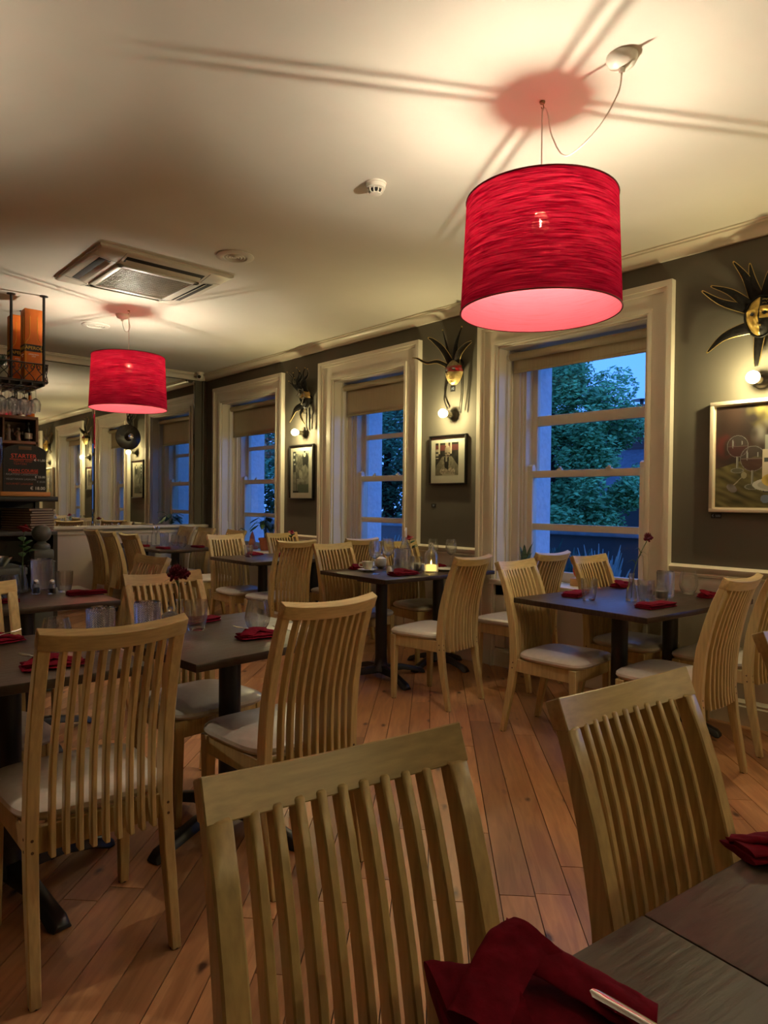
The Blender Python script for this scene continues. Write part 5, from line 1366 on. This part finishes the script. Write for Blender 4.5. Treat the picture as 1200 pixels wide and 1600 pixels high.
MB().sphere((0, .045, .20), .020, 12).lathe([(.007, 0), (0, .018)], 8, (0, .06, .20), Matrix.Rotation(-PI/2, 4, 'X')).obj('head', br, r)
MB().sweep([[(-.012, -.04, .165), (.012, -.04, .165), (.012, -.04, .178), (-.012, -.04, .178)], [(-.018, -.085, .195), (.018, -.085, .195), (.018, -.085, .202), (-.018, -.085, .202)]], .001).obj('tail', br, r)

# ================================================================== BAR CORNER
def build_bar():
    r = thing('bar_unit', 'near black back bar unit with open shelf and wine rack', 'bar unit', (.94, 5.66, 0))
    w, y0, y1 = .636, -.26, .26
    MB().span((-w, y0, 0), (-w+.03, y1, 1.27)).obj('side_panel', BARWOOD, r); MB().span((w-.03, y0, 0), (w, y1, 1.02)).span((w-.03, y1-.05, 1.02), (w, y1, 1.27)).obj('side_panel', BARWOOD, r)
    MB().span((-w, y1-.02, 0), (w, y1, 1.27)).obj('back_panel', BARWOOD, r)
    MB().span((-w-.015, y0-.015, 1.268), (w, y1, 1.306), .004).obj('counter_top', BARWOOD, r)
    MB().span((-w+.03, y0, 1.02), (w, y1-.02, 1.05), .002).obj('shelf', mat('dark_grey_shelf', (.06, .055, .05), .5), r)
    MB().span((-w+.03, y0+.01, .0), (w-.03, y0+.05, .40)).obj('plinth', BARWOOD, r)
    for k in range(7):
        for s in (-1, 1):
            xc = -w+.03+(k+.5)*(2*w-.06)/7
            MB().box((0, 0, 0), (.014, .40, .70), M=Matrix.Translation((xc, -.03, .71)) @ Matrix.Rotation(s*math.radians(40), 4, 'Y') @ Matrix.Diagonal((1, 1, .34, 1))).obj('lattice_bar', BARWOOD, r)
    # menus stacked on the shelf
    cover = mat('brown_menu_cover', (.085, .035, .020), .6); page = mat('menu_page_edge', (.42, .34, .24), .8)
    for k in range(9):
        q = thing('menu_folder', 'brown menu folder, number %s from the bottom of the stack in the bar shelf' % ['one', 'two', 'three', 'four', 'five', 'six', 'seven', 'eight', 'nine'][k], 'menu', (1.425+.004*math.sin(k*2.1), 5.615+.004*math.cos(k*1.7), 1.0505+k*.0185), math.radians(28+2*math.sin(k*3)), 'menu folders on the bar shelf')
        MB().box((0, 0, .0025), (.215, .30, .004), bevel=.001).box((0, 0, .0150), (.215, .30, .004), bevel=.001).obj('cover', cover, q)
        MB().box((0, 0, .0088), (.205, .292, .0080)).obj('pages', page, q)
    # chalkboard menu
    q = thing('chalkboard', 'arched black chalkboard menu with red and white writing on the bar', 'sign', (1.352, 5.40, 1.3065))
    MB().box((0, 0, .016), (.33, .07, .032), bevel=.004).obj('stand', mat('orange_pine', (.60, .26, .07), .5), q)
    hw_, hh = .142, .345
    arc = [(-hw_, .03), (hw_, .03), (hw_, hh-.03)]+[(hw_*math.cos(a), hh-.03+.06*math.sin(a)) for a in [PI*i/16 for i in range(1, 16)]]+[(-hw_, hh-.03)]
    MB().prism(arc, 'y', -.008, .008).obj('board', SLATE, q)
    MB().prism([(-.045+.012*math.cos(a)*0-.0, 0) for a in [0]]+[(-.045, .335), (.045, .335), (.045, .362), (-.045, .362)], 'y', -.0095, -.0082).obj('hand_slot', mat('slot_view', (.13, .075, .035), .6), q) if False else MB().box((0, -.0086, .348), (.085, .0012, .026), bevel=.0004).obj('hand_slot', mat('slot_view', (.13, .075, .035), .6), q)
    P = lambda x, z: Matrix.Translation((x, -.0088, z)) @ FACE_NY
    for s, sz, x, z, m, al in (('STARTER', .042, -.008, .288, CH_RED, 'CENTER'), ('\u20ac 11,00', .024, .135, .262, CH_WHITE, 'RIGHT'), ('PEPPER AND', .022, -.075, .252, CH_DRED, 'LEFT'), ('TZATZIKI', .020, -.075, .232, CH_DRED, 'LEFT'),
                               ('MAIN COURSE', .030, -.01, .183, CH_RED, 'CENTER'), ('\u00b7 RIGATONI CARBONARA', .019, -.135, .156, CH_GREY, 'LEFT'), ('\u20ac 23.00', .022, .135, .140, CH_WHITE, 'RIGHT'), ('\u00b7 VEGETARIAN LASAGNE', .019, -.135, .122, CH_GREY, 'LEFT'), ('\u20ac 20,00', .018, .135, .105, CH_GREY, 'RIGHT'), ('\u00b7 GOURMET LASAGNE', .019, -.135, .088, CH_DRED, 'LEFT'), ('\u20ac 18.00', .032, .135, .057, CH_WHITE, 'RIGHT')):
        text(s, sz, P(x, z), m, q, 'chalk_writing', .0002, al)
    for z, x0, x1 in ((.264, -.10, .09), (.166, -.085, .085)): MB().span((x0, -.0088, z), (x1, -.0083, z+.003)).obj('chalk_line', CH_RED, q)
    # lower worktop with a steel tray
    q = thing('worktop', 'dark lower worktop beside the bar unit at the left edge', 'counter', (.72, 5.05, 0))
    MB().span((-.5, -.25, .80), (.5, .14, .845), .006).obj('top', NEWEL, q); MB().span((-.48, -.2, 0), (.48, .14, .80)).obj('cabinet', BARWOOD, q)
    tag(MB().lathe([(0, 0), (.10, 0), (.125, .05), (.13, .06), (.122, .06), (.098, .006), (0, .005)], 30, (0, 0, 0), Matrix.Diagonal((1.5, .8, 1, 1))).obj('steel_tray', STEEL, None, (.99, 5.0, .8455)), 'shiny oval steel tray on the lower worktop', 'tray')
    # newel post
    q = thing('newel_post', 'dark green grey newel post with a ball top', 'post', (1.335, 4.92, 0))
    MB().span((-.058, -.058, 0), (.058, .058, .88), .004).obj('shaft', NEWEL, q)
    MB().span((-.066, -.066, .70), (.066, .066, .88), .012).span((-.070, -.070, .865), (.070, .070, .875), .004).obj('cap_block', NEWEL, q)
    c = MB(); c.span((-.064, -.064, .875), (.064, .064, .955), .018); c.lathe([(.05, .95), (.055, .965), (.048, .985), (.03, .995), (.024, 1.005), (.03, 1.012)], 24); c.obj('neck_moulding', NEWEL, q)
    MB().sphere((0, 0, 1.058), .060, 26).obj('ball', NEWEL, q)
    # shelf unit behind
    q = thing('back_shelf', 'brown wall shelf of bottles behind the chalkboard', 'shelf', (1.25, 6.75, 0))
    MB().span((-.5, .17, 1.31), (.51, .19, 2.0)).obj('back_board', SHELFWOOD, q)
    for z in (1.77, 1.99): MB().span((-.5, -.16, z), (.51, .17, z+.025), .002).obj('shelf_board', SHELFWOOD, q)
    MB().span((.49, -.16, 0), (.51, .17, 2.0)).span((-.51, -.16, 0), (-.49, .17, 2.0)).obj('side_panel', SHELFWOOD, q)
    MB().span((.225, -.16, 1.795), (.24, .17, 1.99)).obj('divider', SHELFWOOD, q)
    def bottle(x, y, z, h, rr, m, label):
        b = thing('spirit_bottle', label, 'bottle', (x, y, z), 0, 'bottles on the brown shelf')
        MB().lathe([(0, 0), (rr, 0), (rr, h*.58), (rr*.4, h*.74), (rr*.36, h*.9), (0, h*.9)], 16).obj('bottle_body', m, b)
        MB().lathe([(rr*.42, h*.88), (rr*.42, h), (0, h)], 10).obj('cap', BLACK, b)
        MB().lathe([(rr+.0008, h*.15), (rr+.0008, h*.45)], 16).obj('label', CERAMIC, b)
    ob = mat('amber_spirit', (.55, .14, .015), .15); kb = mat('dark_bottle', (.012, .012, .014), .12); pk = mat('rose_bottle', (.5, .2, .16), .2)
    bottle(1.71, 6.66, 2.0155, .22, .038, ob, 'amber bottle at the right end of the top shelf'); bottle(1.60, 6.68, 2.0155, .22, .036, kb, 'dark bottle on the top shelf left of the amber one')
    bottle(1.70, 6.67, 1.7955, .17, .034, kb, 'dark bottle at the right end of the lower shelf'); bottle(1.40, 6.66, 1.7955, .18, .036, pk, 'pinkish bottle at the left of the lower shelf')
    for x, hh_, lb in ((1.533, .15, 'pale carved figure on the lower brown shelf, left one'), (1.612, .12, 'small pale carved figure on the lower brown shelf, right one')):
        f = thing('figurine', lb, 'figurine', (x, 6.655, 1.7955)); m = mat('bronze_figure', (.22, .17, .12), .4)
        MB().lathe([(0, 0), (.028, 0), (.022, .02), (.018, hh_*.4), (.024, hh_*.62), (.010, hh_*.78), (0, hh_*.78)], 14).obj('body', m, f); MB().sphere((0, 0, hh_*.88), hh_*.12, 12).obj('head', m, f)
        MB().tube([(-.02, 0, hh_*.62), (-.034, -.012, hh_*.45), (-.018, -.024, hh_*.36)], .005, 6).tube([(.02, 0, hh_*.62), (.036, -.01, hh_*.5), (.03, -.02, hh_*.7)], .005, 6).obj('arms', m, f)
    # tall flute with a red drink
    q = thing('flute_glass', 'tall flute of red drink on the bar at the left edge', 'glass', (1.19, 5.48, 1.3065))
    MB().lathe([(0, 0), (.04, 0), (.04, .003), (.006, .010), (.0045, .16), (.02, .19), (.034, .27), (.034, .42), (.0325, .42), (.0325, .27), (.018, .192), (0, .185)], 22).obj('glass_body', GLASS, q)
    MB().lathe([(0, .19), (.017, .195), (.0315, .27), (.0315, .34), (0, .34)], 20).obj('drink', mat('red_drink', (.20, .01, .015), .1), q)
    # hanging rack
    q = thing('hanging_rack', 'black wrought iron ceiling rack with scrolled basket and glass rails', 'rack', (1.30, 6.25, 0))
    xr, yn, yf, zb, zt = .365, -.28, .32, 2.235, 2.375
    for x, y in ((xr-.03, yn+.0), (xr-.245, yn+.10), (xr-.03, yf), (-xr, yn), (-xr, yf)):
        MB().cyl((x, y, zb), (x, y, CEIL-.008), .011, seg=12).lathe([(0, 0), (.032, 0), (.032, -.006), (.012, -.010)], 16, (x, y, CEIL)).obj('rod', BLACK, q)
    b = MB()
    for z in (zb, zt):
        for p, s in (((-xr, yn, z), (xr, yn, z)), ((-xr, yf, z), (xr, yf, z)), ((xr, yn, z), (xr, yf, z)), ((-xr, yn, z), (-xr, yf, z))): b.tube([p, s], .006, 6)
    b.obj('basket_frame', BLACK, q)
    sc = MB()
    for side in range(2):
        n = 8
        for k in range(n):
            L = 2*xr if side == 0 else yf-yn; c0 = -xr if side == 0 else yn
            a0 = c0+L*k/n; a1 = c0+L*(k+1)/n; mid = (a0+a1)/2; am = L/n/2
            for s in (-1, 1):
                pts = []
                for i in range(13):
                    t = i/12; xx = mid+s*am*.85*math.cos(t*PI*1.15); zz = lerp(zb, zt, t)
                    pts.append((xx, yn, zz) if side == 0 else (xr, xx, zz))
                sc.tube(pts, .0035, 5)
                cc = [(mid+s*am*(.45+.3*math.cos(i*.7)*(1-i/12)), yn, zt-.035+.028*math.sin(i*.7)*(1-i/12)) for i in range(10)]
                if side == 1: cc = [(xr, p[0], p[2]) for p in cc]
                sc.tube(cc, .003, 5)
    stuff(sc.obj('scrollwork', BLACK, q))
    MB().span((-xr, yn, zb-.012), (xr, yf, zb+.0)).obj('basket_floor', BLACK, q)
    for k in range(9):
        x = -xr+.03+k*(2*xr-.06)/8
        MB().span((x-.006, yn, zb-.034), (x+.006, yf, zb-.012)).obj('glass_rail', BLACK, q)
    sxs = [-xr+.03+(k+.5)*(2*xr-.06)/8 for k in range(8)]
    g0 = None; n = 0
    for xx in sxs[2:]:
        for yy in (yn+.07, yn+.20, yn+.33, yn+.46):
            lab = 'upturned wine glass hanging from the ceiling rack, %s row, %s from the right end' % (('front', 'second', 'third', 'back')[n % 4], ('sixth', 'fifth', 'fourth', 'third', 'second', 'first')[n//4])
            if g0 is None: g0 = wine_glass(1.30+xx, 6.25+yy, zb-.0345+.0, lab, 'upturned wine glasses hanging from the rack', True, .90)
            else:
                d = dup(g0, (1.30+xx, 6.25+yy, zb-.0345), 0, lab); d.rotation_euler = (PI, 0, n*.7)
            n += 1
    # orange cartons in the basket
    def carton(x, y, h, label, rz=0):
        c = thing('bottle_carton', label, 'box', (x, y, zb+.0005), math.radians(rz), 'orange bottle cartons in the rack')
        w_ = .066
        MB().span((-w_, -w_, 0), (w_, w_, h), .003).obj('carton', ORANGE, c)
        for k in range(2):
            M = Matrix.Rotation(k*-PI/2, 4, 'Z')
            MB().box((0, -w_-.0006, h*.47), (2*w_-.001, .001, .058), M=M).obj('band', MBLACK2, c)
            text('APEROL', .036, M @ Matrix.Translation((0, -w_-.0014, h*.47)) @ FACE_NY, YELLOW, c)
            text('APERITIVO\n1919', .016, M @ Matrix.Translation((0, -w_-.0008, h*.37)) @ FACE_NY, WHITEP, c)
            for s in (-1, 1):
                MB().tube([M @ Vector(p) for p in ((s*.028, -w_-.0005, h*.9), (s*.028, -w_-.0005, h*.66), (s*.034, -w_-.0005, h*.60), (s*.058, -w_-.0005, h*.54), (s*.058, -w_-.0005, h*.06))], .0016, 5).obj('bottle_outline', YELLOW, c)
            MB().lathe([(.012, 0), (.008, .003), (0, .004)], 12, M @ Vector((0, -w_-.0003, h*.24)), M @ Matrix.Rotation(PI/2, 4, 'X')).obj('sun_emblem', YELLOW, c)
    MBLACK2 = mat('black_print_band', (.012, .01, .01), .5)
    carton(1.585, 6.135, .60, 'orange bottle carton at the right end of the ceiling rack', 0)
    carton(1.552, 6.42, .60, 'orange bottle carton left behind in the ceiling rack', 0)
    carton(1.20, 6.12, .26, 'short orange carton at the left of the ceiling rack', 4)
    t = thing('small_potted_herb', 'small grey green potted plant in the rack basket', 'plant', (1.335, 6.055, zb+.0005))
    MB().lathe([(0, 0), (.05, 0), (.062, .10), (.055, .10), (0, .095)], 18).obj('pot', mat('stone_pot', (.30, .29, .22), .8), t)
    rr = random.Random(5); hb = MB()
    for k in range(60):
        a = rr.uniform(0, 2*PI); p = rr.uniform(.02, .05)
        hb.tube([(0, 0, .09), (p*.6*math.cos(a), p*.6*math.sin(a), .13), (p*math.cos(a), p*math.sin(a), rr.uniform(.12, .20))], [.004, .007, .001], 4, (1, .3), False)
    stuff(hb.obj('foliage', LEAF2, t))
build_bar()
